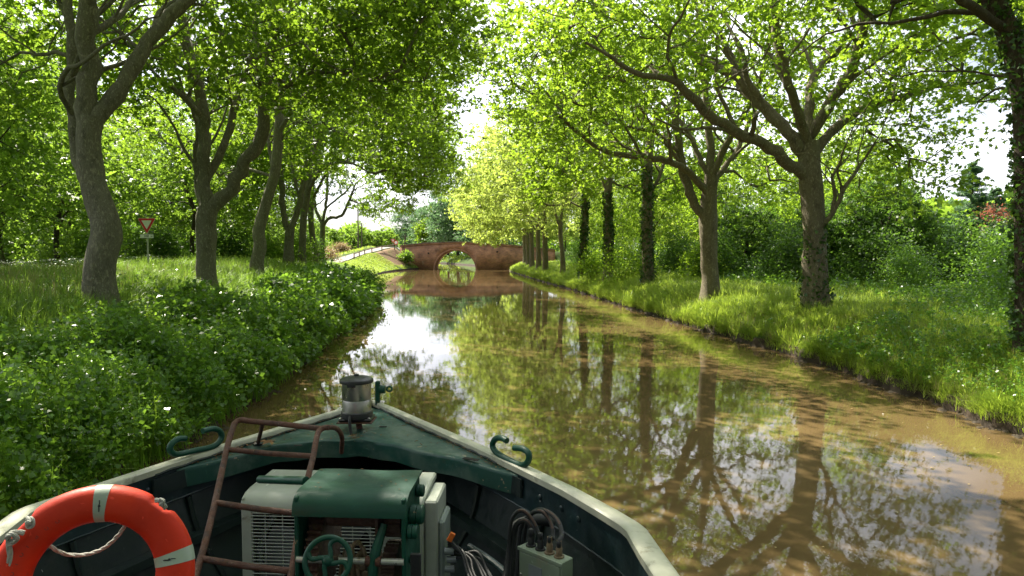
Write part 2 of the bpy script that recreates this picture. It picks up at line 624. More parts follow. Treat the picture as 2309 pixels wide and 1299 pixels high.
# ---------------------------------------------------------------- wood
def tube_np(pts, rad, n):
    pts = np.asarray(pts, float); k = len(pts)
    t = np.gradient(pts, axis=0); t /= np.linalg.norm(t, axis=1)[:, None] + 1e-9
    ref = np.array([0, 0, 1.0]) if abs(t[0][2]) < .9 else np.array([1.0, 0, 0])
    a = np.cross(t[0], ref); a /= np.linalg.norm(a)
    A = np.zeros_like(pts)
    for i in range(k):
        a = a - t[i] * a.dot(t[i]); a /= np.linalg.norm(a) + 1e-9
        A[i] = a
    B = np.cross(t, A)
    th = np.arange(n) * 2 * math.pi / n
    r = np.asarray(rad)
    if r.ndim == 1: r = np.repeat(r[:, None], n, 1)
    V = pts[:, None] + r[:, :, None] * (np.cos(th)[None, :, None] * A[:, None] + np.sin(th)[None, :, None] * B[:, None])
    i = np.arange(k * n).reshape(k, n)
    j = np.roll(i, -1, axis=1)
    F = np.stack([i[:-1], j[:-1], j[1:], i[1:]], -1).reshape(-1, 4)
    # close the far end with a small fan
    return V.reshape(-1, 3), F


class Wood:
    def __init__(s): s.V = []; s.F = []; s.n = 0
    def add(s, pts, rad, n):
        V, F = tube_np(pts, rad, n)
        s.V.append(V); s.F.append(F + s.n); s.n += len(V)
    def build(s, name, m, parent):
        return np_mesh(name, np.concatenate(s.V), np.concatenate(s.F), m, parent, smooth=True)


def resample(pts, rad, step):
    pts = np.asarray(smooth_path(pts, 8)); rad = np.interp(np.linspace(0, 1, len(pts)), np.linspace(0, 1, len(rad)), rad)
    L = np.concatenate([[0], np.cumsum(np.linalg.norm(np.diff(pts, axis=0), axis=1))])
    n = max(3, int(L[-1] / step) + 1)
    s = np.linspace(0, L[-1], n)
    return np.stack([np.interp(s, L, pts[:, k]) for k in range(3)], 1), np.interp(s, L, rad)


def clumps(ells, rg, mind, keep=None, hollow=True):
    """points spread through a list of (centre, radii, count) ellipsoids, away from their very middle"""
    out = []
    for c, r, n in ells:
        got = []; tries = 0
        while len(got) < n and tries < n * 30:
            tries += 1
            u = rg.normal(size=3); u /= np.linalg.norm(u)
            q = rg.uniform(.25, 1) ** .5
            if hollow and n > 150:
                q = rg.uniform(.42, 1) ** .5
                if u[2] * q < -.34 and math.hypot(u[0], u[1]) * q < .52: continue
            # ragged outline
            q *= 1 + .13 * math.sin(5 * u[0] + 3 * u[2] + c[0]) + .1 * math.sin(7 * u[1] + c[1])
            p = np.array(c) + u * np.array(r) * q
            if keep is not None and not keep(p): continue
            if got and np.min(np.sum((np.array(got) - p) ** 2, 1)) < mind * mind: continue
            got.append(p)
        out += got
    return np.array(out)


def grow(wood, nodes, npar, nrad, cl, rg, step=.55, rtip=.012, nmin=3, expo=.5, wig=.21, nmax=8):
    """join every clump centre to the nearest wood by a curving branch; radii by the pipe rule"""
    nodes = [np.array(p, float) for p in nodes]; npar = list(npar); fixed = len(nodes)
    dirs = []
    for i, p in enumerate(nodes):
        q = npar[i]; v = p - nodes[q] if q >= 0 else np.array([0, 0, 1.0])
        dirs.append(v / (np.linalg.norm(v) + 1e-9))
    arr = np.zeros((fixed + len(cl) * 26, 3)); arr[:fixed] = nodes
    depth = np.zeros(len(arr))
    cnt = fixed
    d0 = np.array([np.min(np.sum((arr[:fixed] - c) ** 2, 1)) for c in cl])
    paths = []
    tips = []
    for ci in np.argsort(d0):
        c = cl[ci]
        dd = np.sqrt(np.sum((arr[:cnt] - c) ** 2, 1)) + depth[:cnt] * .18
        # dislike attaching to wood above the target
        dd += np.clip(arr[:cnt, 2] - c[2], 0, 9) * .5
        k = int(np.argmin(dd)); p = arr[k]
        L = np.linalg.norm(c - p)
        m = min(24, max(2, int(L / step)))
        dr = dirs[k] * .6 + np.array([0, 0, .25])
        c1 = p + dr * L * .4
        c2 = c - (c - c1) * .35 + rg.normal(size=3) * L * .08
        t = np.linspace(0, 1, m + 1)[1:, None]
        pts = (1 - t) ** 3 * p + 3 * (1 - t) ** 2 * t * c1 + 3 * (1 - t) * t * t * c2 + t ** 3 * c
        if m > 1: pts[:-1] += rg.normal(size=(m - 1, 3)) * wig * step
        ids = [k]; prev = k
        for q in pts:
            arr[cnt] = q; npar.append(prev); depth[cnt] = depth[prev] + np.linalg.norm(q - arr[prev])
            v = q - arr[prev]; dirs.append(v / (np.linalg.norm(v) + 1e-9))
            prev = cnt; ids.append(cnt); cnt += 1
        paths.append(ids); tips.append(prev)
    w_ = np.zeros(cnt)
    for tp in tips: w_[tp] += 1
    for i in range(cnt - 1, fixed - 1, -1): w_[npar[i]] += w_[i]
    rad = rtip * np.maximum(w_, 1) ** expo
    for ids in paths:
        pts = arr[ids]; rr = rad[ids].copy()
        rr[0] = rr[1] * 1.12 if ids[0] >= fixed else min(rr[1] * 1.35, nrad[ids[0]])
        rr[-1] = .005
        nn = nmin if rr[0] < .035 else (5 if rr[0] < .08 else nmax)
        wood.add(pts, rr, nn)
    return arr[:cnt]


def ivy_on(pts, rad, dens, rg, m, parent, size=.09, thick=.12):
    C, O = [], []
    pts = np.array(pts)
    L = np.linalg.norm(np.diff(pts, axis=0), axis=1)
    for i in range(len(pts) - 1):
        n = int(L[i] * rad[i] * 6.3 * dens)
        th = rg.uniform(0, 2 * math.pi, n); t = rg.uniform(0, 1, n)[:, None]
        r = rad[i] + np.abs(rg.normal(size=n)) * thick * (.6 + .4 * np.sin(th * 3 + pts[i][2] * 2)) + .01
        base = pts[i] * (1 - t) + pts[i + 1] * t
        o = np.stack([np.cos(th), np.sin(th), np.zeros(n)], 1)
        C.append(base + o * r[:, None]); O.append(o)
    C = np.concatenate(C)
    return leaves('ivy', C, size, K_TRI, rg, m, parent, upness=.25, droop=.6, out=np.concatenate(O) * 1.2)


def tree(label, D, trunk, limbs, ells, seed, leaf_m, bark_m, per=60, lsize=.2, kind=K_TRI, spread=.85, group=None, cat='tree',
         keep=None, ivy=None, flare=1.45, mind=.8, name='plane_tree', rtip=.019, twigs=0, extra=None, buttress=.12, expo=.5, boughs=4):
    """trunk: [(px, py, r)], limbs: [[(px, py, r, depth shift)...]] traced at depth D; ells in metres relative to the base"""
    rg = np.random.RandomState(seed)
    tp = [P(a, b, D + (c[0] if c else 0)) for a, b, r, *c in trunk]
    x0, y0, _ = tp[0]
    z0 = float(gz(x0, y0)) - .12
    tp[0] = (tp[0][0], tp[0][1], z0)
    root = empty(name, (x0, y0, z0), label, cat, group)
    wd = Wood()
    pts, rad = resample(tp, [r * .86 for _, _, r, *c in trunk], .22)
    # knobbly trunk with a flared foot
    nseg = 22
    th = np.arange(nseg) * 2 * math.pi / nseg
    h = pts[:, 2] - z0
    fl = 1 + (flare - 1) * np.exp(-h / .45)
    rr = rad[:, None] * fl[:, None] * (1 + .045 * np.sin(2 * th[None] + h[:, None] * 1.1 + seed) + .035 * np.sin(3 * th[None] - h[:, None] * 2.1 + seed) + .02 * np.sin(5 * th[None] + 4 * h[:, None]))
    rr += (buttress * rad[:, None] * np.exp(-h / .35)[:, None]) * np.sin(5 * th[None] + seed)
    for _ in range(5):
        kh = rg.uniform(.5, max(h)); kt = rg.uniform(0, 6.28)
        dth = np.angle(np.exp(1j * (th[None] - kt)))
        rr += .15 * rad[:, None] * np.exp(-(dth / .35) ** 2) * np.exp(-((h[:, None] - kh) / .22) ** 2)
    wd.add(pts, rr, nseg)
    nodes = list(pts); npar = [i - 1 for i in range(len(pts))]; nrad = list(rad)
    i0 = max(0, int(len(pts) * .6))
    for lb in limbs:
        lp = [P(a, b, D + dz) for a, b, r, dz in lb]
        dn = np.sum((np.array(nodes) - np.array(lp[0])) ** 2, 1); k = int(np.argmin(dn)); k = npar[k] if npar[k] > 0 else k
        rl_ = [q[2] * .88 for q in lb]
        if dn.min() < .8:
            lp = [tuple(nodes[k])] + [lp[0]] * 0 + lp[1:] if np.linalg.norm(np.array(lp[1]) - nodes[k]) > .25 else lp
            rl_[0] = min(rl_[0], nrad[k] * .86)
        p, r = resample(lp, rl_, .30)
        p[2:] += rg.normal(size=p[2:].shape) * np.minimum(.05, r[2:, None] * .2)
        lumps = 1 + .06 * np.sin(np.arange(len(p)) * 1.7 + seed)[:, None] * np.sin(np.arange(12) * .55)[None] + .05 * rg.normal(size=(len(p), 1))
        wd.add(p, r[:, None] * lumps, 12)
        dn = np.sum((np.array(nodes) - p[0]) ** 2, 1); k = int(np.argmin(dn))
        st = len(nodes)
        nodes += list(p); nrad += list(r)
        npar += [k] + [st + i for i in range(len(p) - 1)]
        # side branches off this limb, each with a fork of its own
        queue = [(st, p, r, 0)]
        while queue and boughs:
            st_, pp, rq, lev = queue.pop(0)
            for _b in range((boughs if lev == 0 else 2)):
                if len(pp) < 6: continue
                j = rg.randint(int(len(pp) * .25), len(pp) - 1)
                if rq[j] < .04: continue
                tdir = pp[min(j + 1, len(pp) - 1)] - pp[j - 1]; tdir /= np.linalg.norm(tdir) + 1e-9
                sv = rg.normal(size=3); sv -= tdir * sv.dot(tdir); sv /= np.linalg.norm(sv); sv[2] = abs(sv[2]) * .8
                dv = tdir * .55 + sv * .8 + np.array([0, 0, .22]); dv /= np.linalg.norm(dv)
                L_ = rg.uniform(2.2, 4.8) * (1 if lev == 0 else .6)
                nn_ = int(L_ / .32) + 2; q_ = [pp[j].copy()]
                for _s in range(nn_):
                    dv = dv + rg.normal(size=3) * .17 + np.array([0, 0, .035]); dv /= np.linalg.norm(dv)
                    q_.append(q_[-1] + dv * .32)
                q_ = np.array(q_); r0_ = rq[j] * rg.uniform(.42, .62)
                rr_b = np.linspace(1, .28, len(q_)) * r0_
                wd.add(q_, rr_b, 8 if r0_ > .05 else 6)
                s2_ = len(nodes)
                nodes += list(q_); nrad += list(rr_b)
                npar += [st_ + j] + [s2_ + i for i in range(len(q_) - 1)]
                if lev == 0: queue.append((s2_, q_, rr_b, 1))
    E = [((x0 + c[0], y0 + c[1], z0 + c[2]), r, n) for c, r, n in ells]
    cl = clumps(E, rg, mind, keep)
    hide = i0
    g_nodes = nodes[hide:]; remap = [max(-1, q - hide) if q >= hide else -1 for q in npar[hide:]]
    grow(wd, g_nodes, remap, nrad[hide:], cl, rg, rtip=rtip, expo=expo)
    n = len(cl)
    # every clump: leaves strung along short twigs
    if twigs:
        for c in cl:
            for _ in range(twigs):
                u = rg.normal(size=3); u[2] = u[2] * .5 - .1; u /= np.linalg.norm(u)
                L = spread * rg.uniform(.7, 1.5)
                mid = c + u * L * .5 + rg.normal(size=3) * .05
                wd.add(np.array([c, mid, c + u * L + np.array([0, 0, -.08])]), np.array([.009, .006, .003]), 3)
    wd.build('trunk', bark_m, root)
    k = rg.poisson(per * .9, n) + 4
    idx = np.repeat(np.arange(n), k)
    sub = rg.normal(size=(n, 5, 3)) * np.array([spread, spread, spread * .55])      # five sub-tufts in each clump
    pick = rg.randint(0, 5, len(idx))
    t = rg.uniform(.3, 1.1, len(idx))[:, None]
    C = cl[idx] + sub[idx, pick] * t + rg.normal(size=(len(idx), 3)) * np.array([.20, .20, .13]) * spread
    if keep is not None:
        ok = np.array([keep(c) for c in C]) if False else slice(None)
        C = C[ok]
    leaves('crown', C, lsize, kind, rg, leaf_m, root, upness=.6, droop=.35)
    if ivy:
        h0, h1, dens, sz = ivy
        hh = pts[:, 2] - z0
        sel = (hh >= h0) & (hh <= h1)
        ivy_on(pts[sel], rad[sel] * fl[sel], dens, rg, M['leaf_ivy'], root, sz)
    return root


def vis(p, m=1.0):
    """inside or near what the camera and the water's mirror can show"""
    if p[1] < 1: return False
    return abs(p[0] / p[1]) < .75 * 1.25 + m / p[1]
# ---------------------------------------------------------------- the two rows of plane trees
GL = 'plane trees in the row on the left bank'
GR = 'plane trees in the row on the right bank'
BL, BR = M['bark'], M['bark_r']

tree('pale plane tree nearest the boat on the left bank, bulging trunk forking high', 16.5,
     [(226, 700, .40), (224, 600, .39), (240, 515, .37), (222, 450, .34), (206, 400, .30), (199, 320, .30), (205, 262, .33)],
     [[(200, 280, .27, 0), (197, 180, .26, -.1), (195, 100, .25, -.2), (200, 0, .23, -.3), (206, -150, .19, -.4), (190, -330, .12, -.6)],
      [(222, 262, .25, 0), (268, 200, .22, .2), (330, 104, .20, .5), (385, 34, .19, .8), (440, -14, .16, 1.0), (540, -130, .12, 1.3), (640, -210, .06, 1.6)],
      [(196, 420, .15, .25), (172, 370, .15, .5), (166, 300, .15, .7), (160, 200, .155, .9), (163, 90, .15, 1.0), (150, 0, .13, 1.2), (120, -140, .09, 1.6)],
      [(158, 100, .07, 1.0), (125, 118, .06, 1.2), (85, 125, .05, 1.4), (50, 118, .045, 1.6), (10, 140, .03, 1.8)],
      [(330, 104, .07, .5), (290, 90, .055, .8), (270, 72, .045, 1.1), (232, 75, .03, 1.4)],
      [(152, 20, .08, 1.2), (120, -20, .06, 1.6), (60, -90, .04, 2.0)]],
     [((0.6, 0, 11.0), (6.8, 5.2, 3.9), 190), ((-4.8, 1.5, 7.6), (3.2, 2.2, 2.2), 26), ((7.0, 0, 9.6), (3.5, 3.5, 1.7), 40), ((-2.5, -3, 9.5), (5, 3, 2.2), 40)],
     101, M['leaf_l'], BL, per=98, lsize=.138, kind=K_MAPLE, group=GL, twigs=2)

tree('plane tree on the left bank splitting low into three pale limbs, second from the boat', 24,
     [(468, 665, .36), (465, 600, .34), (464, 540, .36), (466, 490, .38), (474, 462, .36)],
     [[(468, 480, .27, 0), (464, 420, .26, 0), (461, 350, .24, -.1), (456, 250, .22, -.1), (438, 160, .20, -.2), (420, 90, .19, -.2), (408, 20, .17, -.3), (400, -80, .13, -.5)],
      [(456, 470, .16, .3), (447, 420, .16, .6), (446, 370, .15, .7), (450, 320, .13, .9), (440, 250, .10, 1.3)],
      [(478, 400, .16, 0), (500, 340, .15, .3), (525, 262, .14, .5), (545, 190, .13, .7), (568, 132, .13, .8), (580, 110, .12, .9), (574, 55, .11, 1.0), (590, -10, .09, 1.0), (600, -90, .06, 1.2)],
      [(486, 470, .29, 0), (515, 430, .26, -.1), (550, 372, .25, -.3), (580, 325, .25, -.5), (592, 290, .23, -.6), (598, 230, .21, -.7), (606, 150, .20, -.8), (620, 60, .17, -1), (640, -30, .14, -1.2)],
      [(455, 190, .08, 0), (425, 160, .075, -.3), (395, 140, .07, -.6), (340, 128, .05, -1)],
      [(578, 122, .07, .8), (615, 108, .07, .5), (660, 85, .06, 0), (735, 64, .05, -.5), (760, 62, .03, -.9)],
      [(604, 215, .10, -.7), (645, 195, .09, -1.2), (700, 165, .075, -1.6), (735, 163, .06, -2), (800, 170, .04, -2.5)],
      [(612, 170, .09, -.8), (650, 140, .08, -.2), (690, 118, .065, .4), (760, 95, .05, 1.0)]],
     [((1.4, 0, 10.3), (6.6, 5.2, 4.1), 205), ((6.6, -1, 8.5), (3.2, 3.2, 1.7), 46), ((8.0, 0, 9.4), (1.9, 3.2, 1.1), 24), ((-4, 1, 8), (3.5, 3.5, 2.6), 40), ((4, -3, 6.9), (3.2, 2.4, 1.2), 22)],
     102, M['leaf_l'], BL, per=96, lsize=.142, kind=K_MAPLE, group=GL, twigs=2)

tree('slender leaning plane tree, third on the left bank, swelling into a fork above the grass', 33,
     [(582, 645, .37), (579, 600, .34), (586, 550, .31), (583, 525, .33), (600, 460, .30), (619, 390, .28), (628, 320, .27)],
     [[(628, 330, .25, 0), (627, 250, .23, 0), (630, 180, .21, 0), (642, 100, .18, 0), (655, 20, .15, .2), (670, -60, .1, .3)],
      [(628, 290, .14, 0), (660, 245, .12, -.4), (700, 205, .11, -.8), (745, 170, .10, -1.2), (790, 165, .07, -1.5), (840, 178, .05, -2)],
      [(628, 240, .12, 0), (668, 180, .11, .2), (690, 120, .10, .4), (700, 50, .08, .6), (720, -30, .05, .8)],
      [(621, 380, .12, 0), (605, 320, .10, .5), (598, 260, .08, 1.0)]],
     [((2.3, 0, 10.8), (6.8, 5.4, 4.5), 200), ((7.4, -1, 8.6), (2.9, 3.0, 2.2), 40), ((-4, 1, 7.5), (3.5, 3.5, 2.4), 34), ((1, 3, 7.2), (4, 2, 1.2), 26)],
     103, M['leaf_l'], BL, per=68, lsize=.16, kind=K_TRI, group=GL, twigs=1)

tree('plane tree with a narrow V fork, fourth along the left bank', 44,
     [(652, 625, .38), (651, 580, .34), (652, 540, .33), (655, 515, .33)],
     [[(648, 520, .22, 0), (639, 480, .21, 0), (635, 420, .20, 0), (634, 360, .18, 0), (638, 290, .15, 0), (645, 200, .12, 0)],
      [(660, 510, .22, 0), (672, 470, .22, 0), (682, 420, .20, 0), (690, 350, .18, 0), (702, 260, .16, 0), (718, 160, .12, 0), (740, 80, .08, 0)],
      [(690, 360, .12, 0), (720, 310, .11, -.6), (760, 285, .10, -1), (810, 290, .07, -1.5), (850, 310, .04, -2)],
      [(676, 440, .10, 0), (662, 400, .09, .4), (655, 350, .08, .8)]],
     [((3.2, 0, 11.5), (7.6, 5.5, 5.4), 230), ((8.2, -1, 8.8), (2.9, 3.0, 2.4), 40), ((-4, 1, 8.5), (3.5, 3.5, 2.8), 36), ((0, -2, 6.5), (4, 2, 1.2), 16)],
     104, M['leaf_l'], BL, per=54, lsize=.205, kind=K_TRI, group=GL)

tree('straight plane tree fifth along the left bank, long limb arching to the water', 52,
     [(683, 618, .36), (682, 560, .32), (684, 500, .30), (692, 440, .28), (698, 390, .26)],
     [[(698, 400, .22, 0), (705, 330, .20, 0), (715, 250, .17, 0), (722, 170, .12, 0)],
      [(696, 430, .16, 0), (722, 385, .14, -.5), (755, 368, .12, -1), (795, 368, .10, -1.6), (830, 388, .06, -2.2)],
      [(702, 350, .14, 0), (735, 300, .12, .4), (775, 262, .10, .8), (820, 260, .06, 1.2)],
      [(688, 470, .10, 0), (672, 430, .09, .5), (662, 380, .07, 1)]],
     [((3.8, 0, 12.0), (8.0, 5.5, 5.8), 220), ((8.8, -1, 8.6), (3.2, 3.0, 2.6), 40), ((-4, 1, 9), (3.5, 3.5, 3), 36)],
     105, M['leaf_l'], BL, per=50, lsize=.235, kind=K_TRI, group=GL)

tree('curved plane tree sixth along the left bank, overlapping its neighbours', 61,
     [(712, 612, .36), (711, 570, .32), (704, 530, .29), (701, 480, .28), (704, 430, .25)],
     [[(704, 440, .18, 0), (712, 380, .17, 0), (722, 320, .15, 0), (735, 240, .11, 0)],
      [(704, 450, .15, 0), (730, 400, .14, -.5), (765, 345, .12, -1), (800, 330, .08, -1.4), (850, 335, .05, -2)],
      [(702, 480, .10, 0), (690, 430, .10, .4), (684, 370, .08, .8)]],
     [((4.2, 0, 12.0), (8.6, 5.5, 6.0), 220), ((9.8, -1, 8.8), (3.3, 3.0, 2.6), 40), ((-4, 1, 9), (3.5, 3.5, 3), 30)],
     106, M['leaf_l'], BL, per=44, lsize=.27, kind=K_SPRIG, group=GL)

tree('open branched plane tree last in the left row, beside the bright path', 70,
     [(726, 612, .36), (726, 570, .31), (727, 530, .29), (728, 498, .28)],
     [[(724, 505, .17, 0), (712, 470, .17, 0), (706, 430, .15, 0), (702, 380, .12, 0), (706, 320, .08, 0)],
      [(730, 500, .18, 0), (736, 450, .17, 0), (738, 400, .15, 0), (746, 350, .11, 0), (760, 280, .07, 0)],
      [(730, 505, .19, 0), (745, 492, .18, -.3), (770, 486, .17, -.6), (784, 460, .15, -.8), (796, 430, .12, -1), (808, 408, .08, -1.2), (840, 385, .05, -1.5)],
      [(736, 465, .12, 0), (760, 448, .11, -.3), (782, 430, .10, -.6), (800, 405, .06, -1)]],
     [((4.0, 0, 12.6), (9.5, 5.5, 5.6), 220), ((10.5, 0, 9.4), (3.8, 3.2, 2.8), 46), ((6.2, 0, 6.6), (3.6, 3.2, 1.1), 30), ((-4, 1, 9.5), (3.5, 3.5, 3), 30)],
     107, M['leaf_l'], BL, per=44, lsize=.29, kind=K_SPRIG, group=GL)

# right bank
def keep_r(p):
    return True

tree('great spreading plane tree with six heavy limbs, nearest whole trunk on the right bank', 24,
     [(1840, 705, .50), (1838, 600, .47), (1836, 520, .45), (1832, 440, .43), (1824, 375, .42), (1826, 318, .36)],
     [[(1812, 392, .24, 0), (1770, 362, .23, -.4), (1720, 325, .215, -.9), (1665, 302, .20, -1.4), (1612, 268, .18, -1.8), (1575, 235, .165, -2.1), (1548, 205, .15, -2.3), (1500, 175, .12, -2.6), (1440, 168, .10, -2.9), (1380, 130, .07, -3.3), (1320, 95, .05, -3.6)],
      [(1815, 345, .26, 0), (1770, 292, .25, .3), (1720, 235, .235, .7), (1672, 185, .22, 1.0), (1640, 160, .20, 1.3), (1600, 148, .15, 1.6), (1560, 118, .12, 1.8), (1510, 88, .09, 2.1), (1440, 84, .06, 2.5)],
      [(1818, 315, .19, 0), (1800, 255, .18, -.5), (1778, 190, .16, -1), (1762, 120, .14, -1.3), (1750, 50, .12, -1.6), (1735, -40, .09, -1.9)],
      [(1828, 300, .20, 0), (1823, 240, .19, .4), (1828, 190, .17, .8), (1850, 150, .14, 1.2), (1888, 120, .12, 1.5), (1930, 105, .09, 1.8)],
      [(1838, 300, .24, 0), (1868, 240, .23, -.3), (1905, 180, .21, -.6), (1932, 125, .19, -.9), (1946, 60, .16, -1.2), (1948, -30, .12, -1.5)],
      [(1842, 345, .19, 0), (1880, 292, .18, .3), (1930, 255, .165, .6), (1990, 230, .15, .9), (2050, 214, .14, 1.2), (2110, 192, .12, 1.4), (2165, 198, .09, 1.6), (2200, 165, .06, 1.8)],
      [(1858, 520, .10, -.2), (1884, 470, .095, -.5), (1900, 430, .08, -.7), (1935, 380, .06, -.9), (1975, 320, .04, -1.1)],
      [(1880, 470, .07, -.5), (1882, 430, .075, -.6), (1874, 408, .065, -.6), (1890, 375, .05, -.6), (1902, 340, .03, -.6)],
      [(1640, 285, .07, -1.5), (1600, 288, .06, -2), (1540, 292, .05, -2.6), (1480, 268, .03, -3.2)],
      [(1672, 190, .09, 1.0), (1655, 130, .08, 1.3), (1600, 60, .06, 1.6), (1560, 10, .04, 2)],
      [(1905, 180, .08, -.6), (1960, 150, .06, -1), (2040, 95, .04, -1.5)]],
     [((-2.6, 0, 10.6), (8.4, 5.5, 4.4), 250), ((3.7, 1, 6.9), (2.4, 2.6, 3.1), 52), ((-7.6, -1, 8.8), (3.2, 3.0, 1.7), 42), ((2, -3, 9.0), (4.5, 3, 2), 40)],
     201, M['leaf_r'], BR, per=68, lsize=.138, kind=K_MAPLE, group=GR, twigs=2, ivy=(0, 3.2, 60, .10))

tree('pale plane tree with a low side fork, second whole trunk from the right edge', 31,
     [(1602, 675, .50), (1602, 620, .44), (1598, 560, .43), (1597, 500, .46), (1600, 440, .37), (1604, 395, .36)],
     [[(1583, 490, .26, 0), (1562, 455, .25, 0), (1545, 400, .235, 0), (1533, 345, .22, 0), (1524, 280, .20, 0), (1524, 220, .18, 0), (1505, 160, .14, 0), (1490, 90, .10, 0)],
      [(1592, 428, .19, 0), (1560, 395, .18, -.5), (1520, 368, .165, -1), (1465, 355, .15, -1.6), (1400, 350, .13, -2.2), (1350, 335, .11, -2.7), (1305, 300, .09, -3.2), (1260, 262, .06, -3.8)],
      [(1596, 400, .15, 0), (1575, 350, .14, .4), (1555, 305, .13, .8), (1525, 265, .11, 1.2), (1490, 230, .09, 1.6), (1450, 180, .06, 2)],
      [(1602, 390, .23, 0), (1600, 320, .21, .2), (1596, 250, .19, .3), (1588, 180, .16, .4), (1578, 110, .13, .5), (1572, 30, .09, .6)],
      [(1610, 388, .18, 0), (1635, 330, .17, -.4), (1665, 280, .15, -.8), (1700, 215, .13, -1.2), (1725, 140, .11, -1.5), (1738, 50, .08, -1.8)],
      [(1614, 410, .16, 0), (1645, 365, .15, .5), (1672, 320, .13, 1), (1690, 270, .11, 1.3), (1715, 225, .08, 1.6)],
      [(1530, 335, .09, 0), (1480, 300, .08, -.4), (1430, 290, .07, -.9), (1370, 262, .05, -1.5)]],
     [((-2.2, 0, 10.8), (7.8, 5.5, 4.7), 230), ((-5.4, -1, 7.8), (2.8, 3.0, 1.9), 34), ((-8.9, 0, 11.2), (2.6, 3.2, 1.5), 30), ((4.0, 1, 7.5), (3, 3, 2.6), 36)],
     202, M['leaf_r'], BR, per=50, lsize=.16, kind=K_TRI, group=GR, twigs=1)

tree('ivy wrapped plane tree with straight trunk, right bank, left of the pale forked tree', 42,
     [(1462, 650, .42), (1461, 600, .37), (1459, 540, .36), (1459, 480, .36), (1460, 420, .34), (1463, 350, .28), (1470, 300, .24)],
     [[(1468, 310, .17, 0), (1480, 270, .16, 0), (1510, 235, .13, .4), (1545, 215, .10, .8), (1590, 190, .06, 1.2)],
      [(1466, 330, .15, 0), (1450, 270, .14, 0), (1430, 210, .12, -.4), (1400, 160, .09, -.8), (1370, 100, .05, -1.2)],
      [(1474, 440, .13, 0), (1484, 405, .12, .4), (1500, 365, .10, .8), (1530, 340, .07, 1.2)],
      [(1458, 380, .10, 0), (1425, 345, .09, -.6), (1380, 330, .07, -1.2), (1330, 322, .05, -2)]],
     [((-1.6, 0, 11.0), (6.0, 5.5, 5.0), 190), ((-4.6, -1, 8.0), (2.4, 3.0, 2.4), 26), ((4, 0, 7), (3, 3, 2.4), 26)],
     203, M['leaf_r'], BR, per=50, lsize=.205, kind=K_TRI, group=GR, ivy=(0, 7.5, 90, .13))

tree('ivy thickened plane tree with a long limb arching left over the canal', 52,
     [(1370, 630, .40), (1372, 570, .36), (1372, 500, .35), (1370, 440, .33), (1373, 400, .30)],
     [[(1362, 425, .17, 0), (1352, 388, .16, 0), (1330, 352, .145, -.5), (1295, 338, .13, -1), (1255, 338, .12, -1.6), (1222, 336, .10, -2), (1190, 300, .08, -2.4), (1170, 262, .05, -2.8)],
      [(1373, 405, .20, 0), (1368, 360, .17, 0), (1345, 315, .14, .4), (1320, 265, .11, .8), (1300, 200, .07, 1.2)],
      [(1378, 400, .17, 0), (1398, 355, .15, -.3), (1420, 320, .12, -.6), (1445, 260, .08, -1)],
      [(1374, 390, .12, 0), (1378, 330, .11, .5), (1372, 250, .08, 1)]],
     [((-1.6, 0, 11.2), (5.8, 5.5, 5.4), 180), ((-4.8, -1, 8.2), (2.2, 3.0, 2.6), 24), ((4, 0, 7.4), (3, 3, 2.6), 24)],
     204, M['leaf_r'], BR, per=48, lsize=.235, kind=K_TRI, group=GR, ivy=(1, 7.0, 90, .15))

tree('short topped ivy covered plane tree, right bank, fifth trunk from the right', 61,
     [(1312, 622, .36), (1315, 560, .32), (1318, 500, .30), (1320, 440, .27), (1319, 400, .24)],
     [[(1318, 420, .13, 0), (1305, 395, .12, 0), (1296, 370, .09, 0), (1280, 320, .05, -.5)],
      [(1320, 435, .12, 0), (1335, 430, .11, 0), (1348, 420, .06, 0)],
      [(1319, 405, .16, 0), (1322, 350, .13, 0), (1315, 280, .09, 0)]],
     [((-2.2, 0, 11.0), (6.0, 5.5, 5.8), 180), ((-5.5, -1, 8.0), (2.6, 3.0, 2.8), 28)],
     205, M['leaf_y'], BR, per=38, lsize=.27, kind=K_SPRIG, group=GR, ivy=(0, 8.0, 100, .17))

tree('wavy forked plane tree, right bank, sixth trunk from the right', 72,
     [(1270, 612, .32), (1268, 570, .28), (1264, 530, .27), (1264, 500, .26)],
     [[(1262, 508, .17, 0), (1252, 480, .16, 0), (1244, 440, .14, 0), (1248, 400, .12, 0), (1238, 350, .08, 0)],
      [(1267, 505, .16, 0), (1270, 450, .15, 0), (1278, 420, .13, 0), (1300, 385, .08, 0)],
      [(1252, 470, .10, 0), (1225, 450, .09, -.5), (1190, 440, .06, -1), (1150, 420, .04, -1.6)]],
     [((-2.6, 0, 10.6), (7.0, 5.5, 6.0), 190), ((-6.0, -1, 7.2), (3.0, 3.0, 2.6), 30)],
     206, M['leaf_y'], BR, per=50, lsize=.29, kind=K_SPRIG, group=GR)

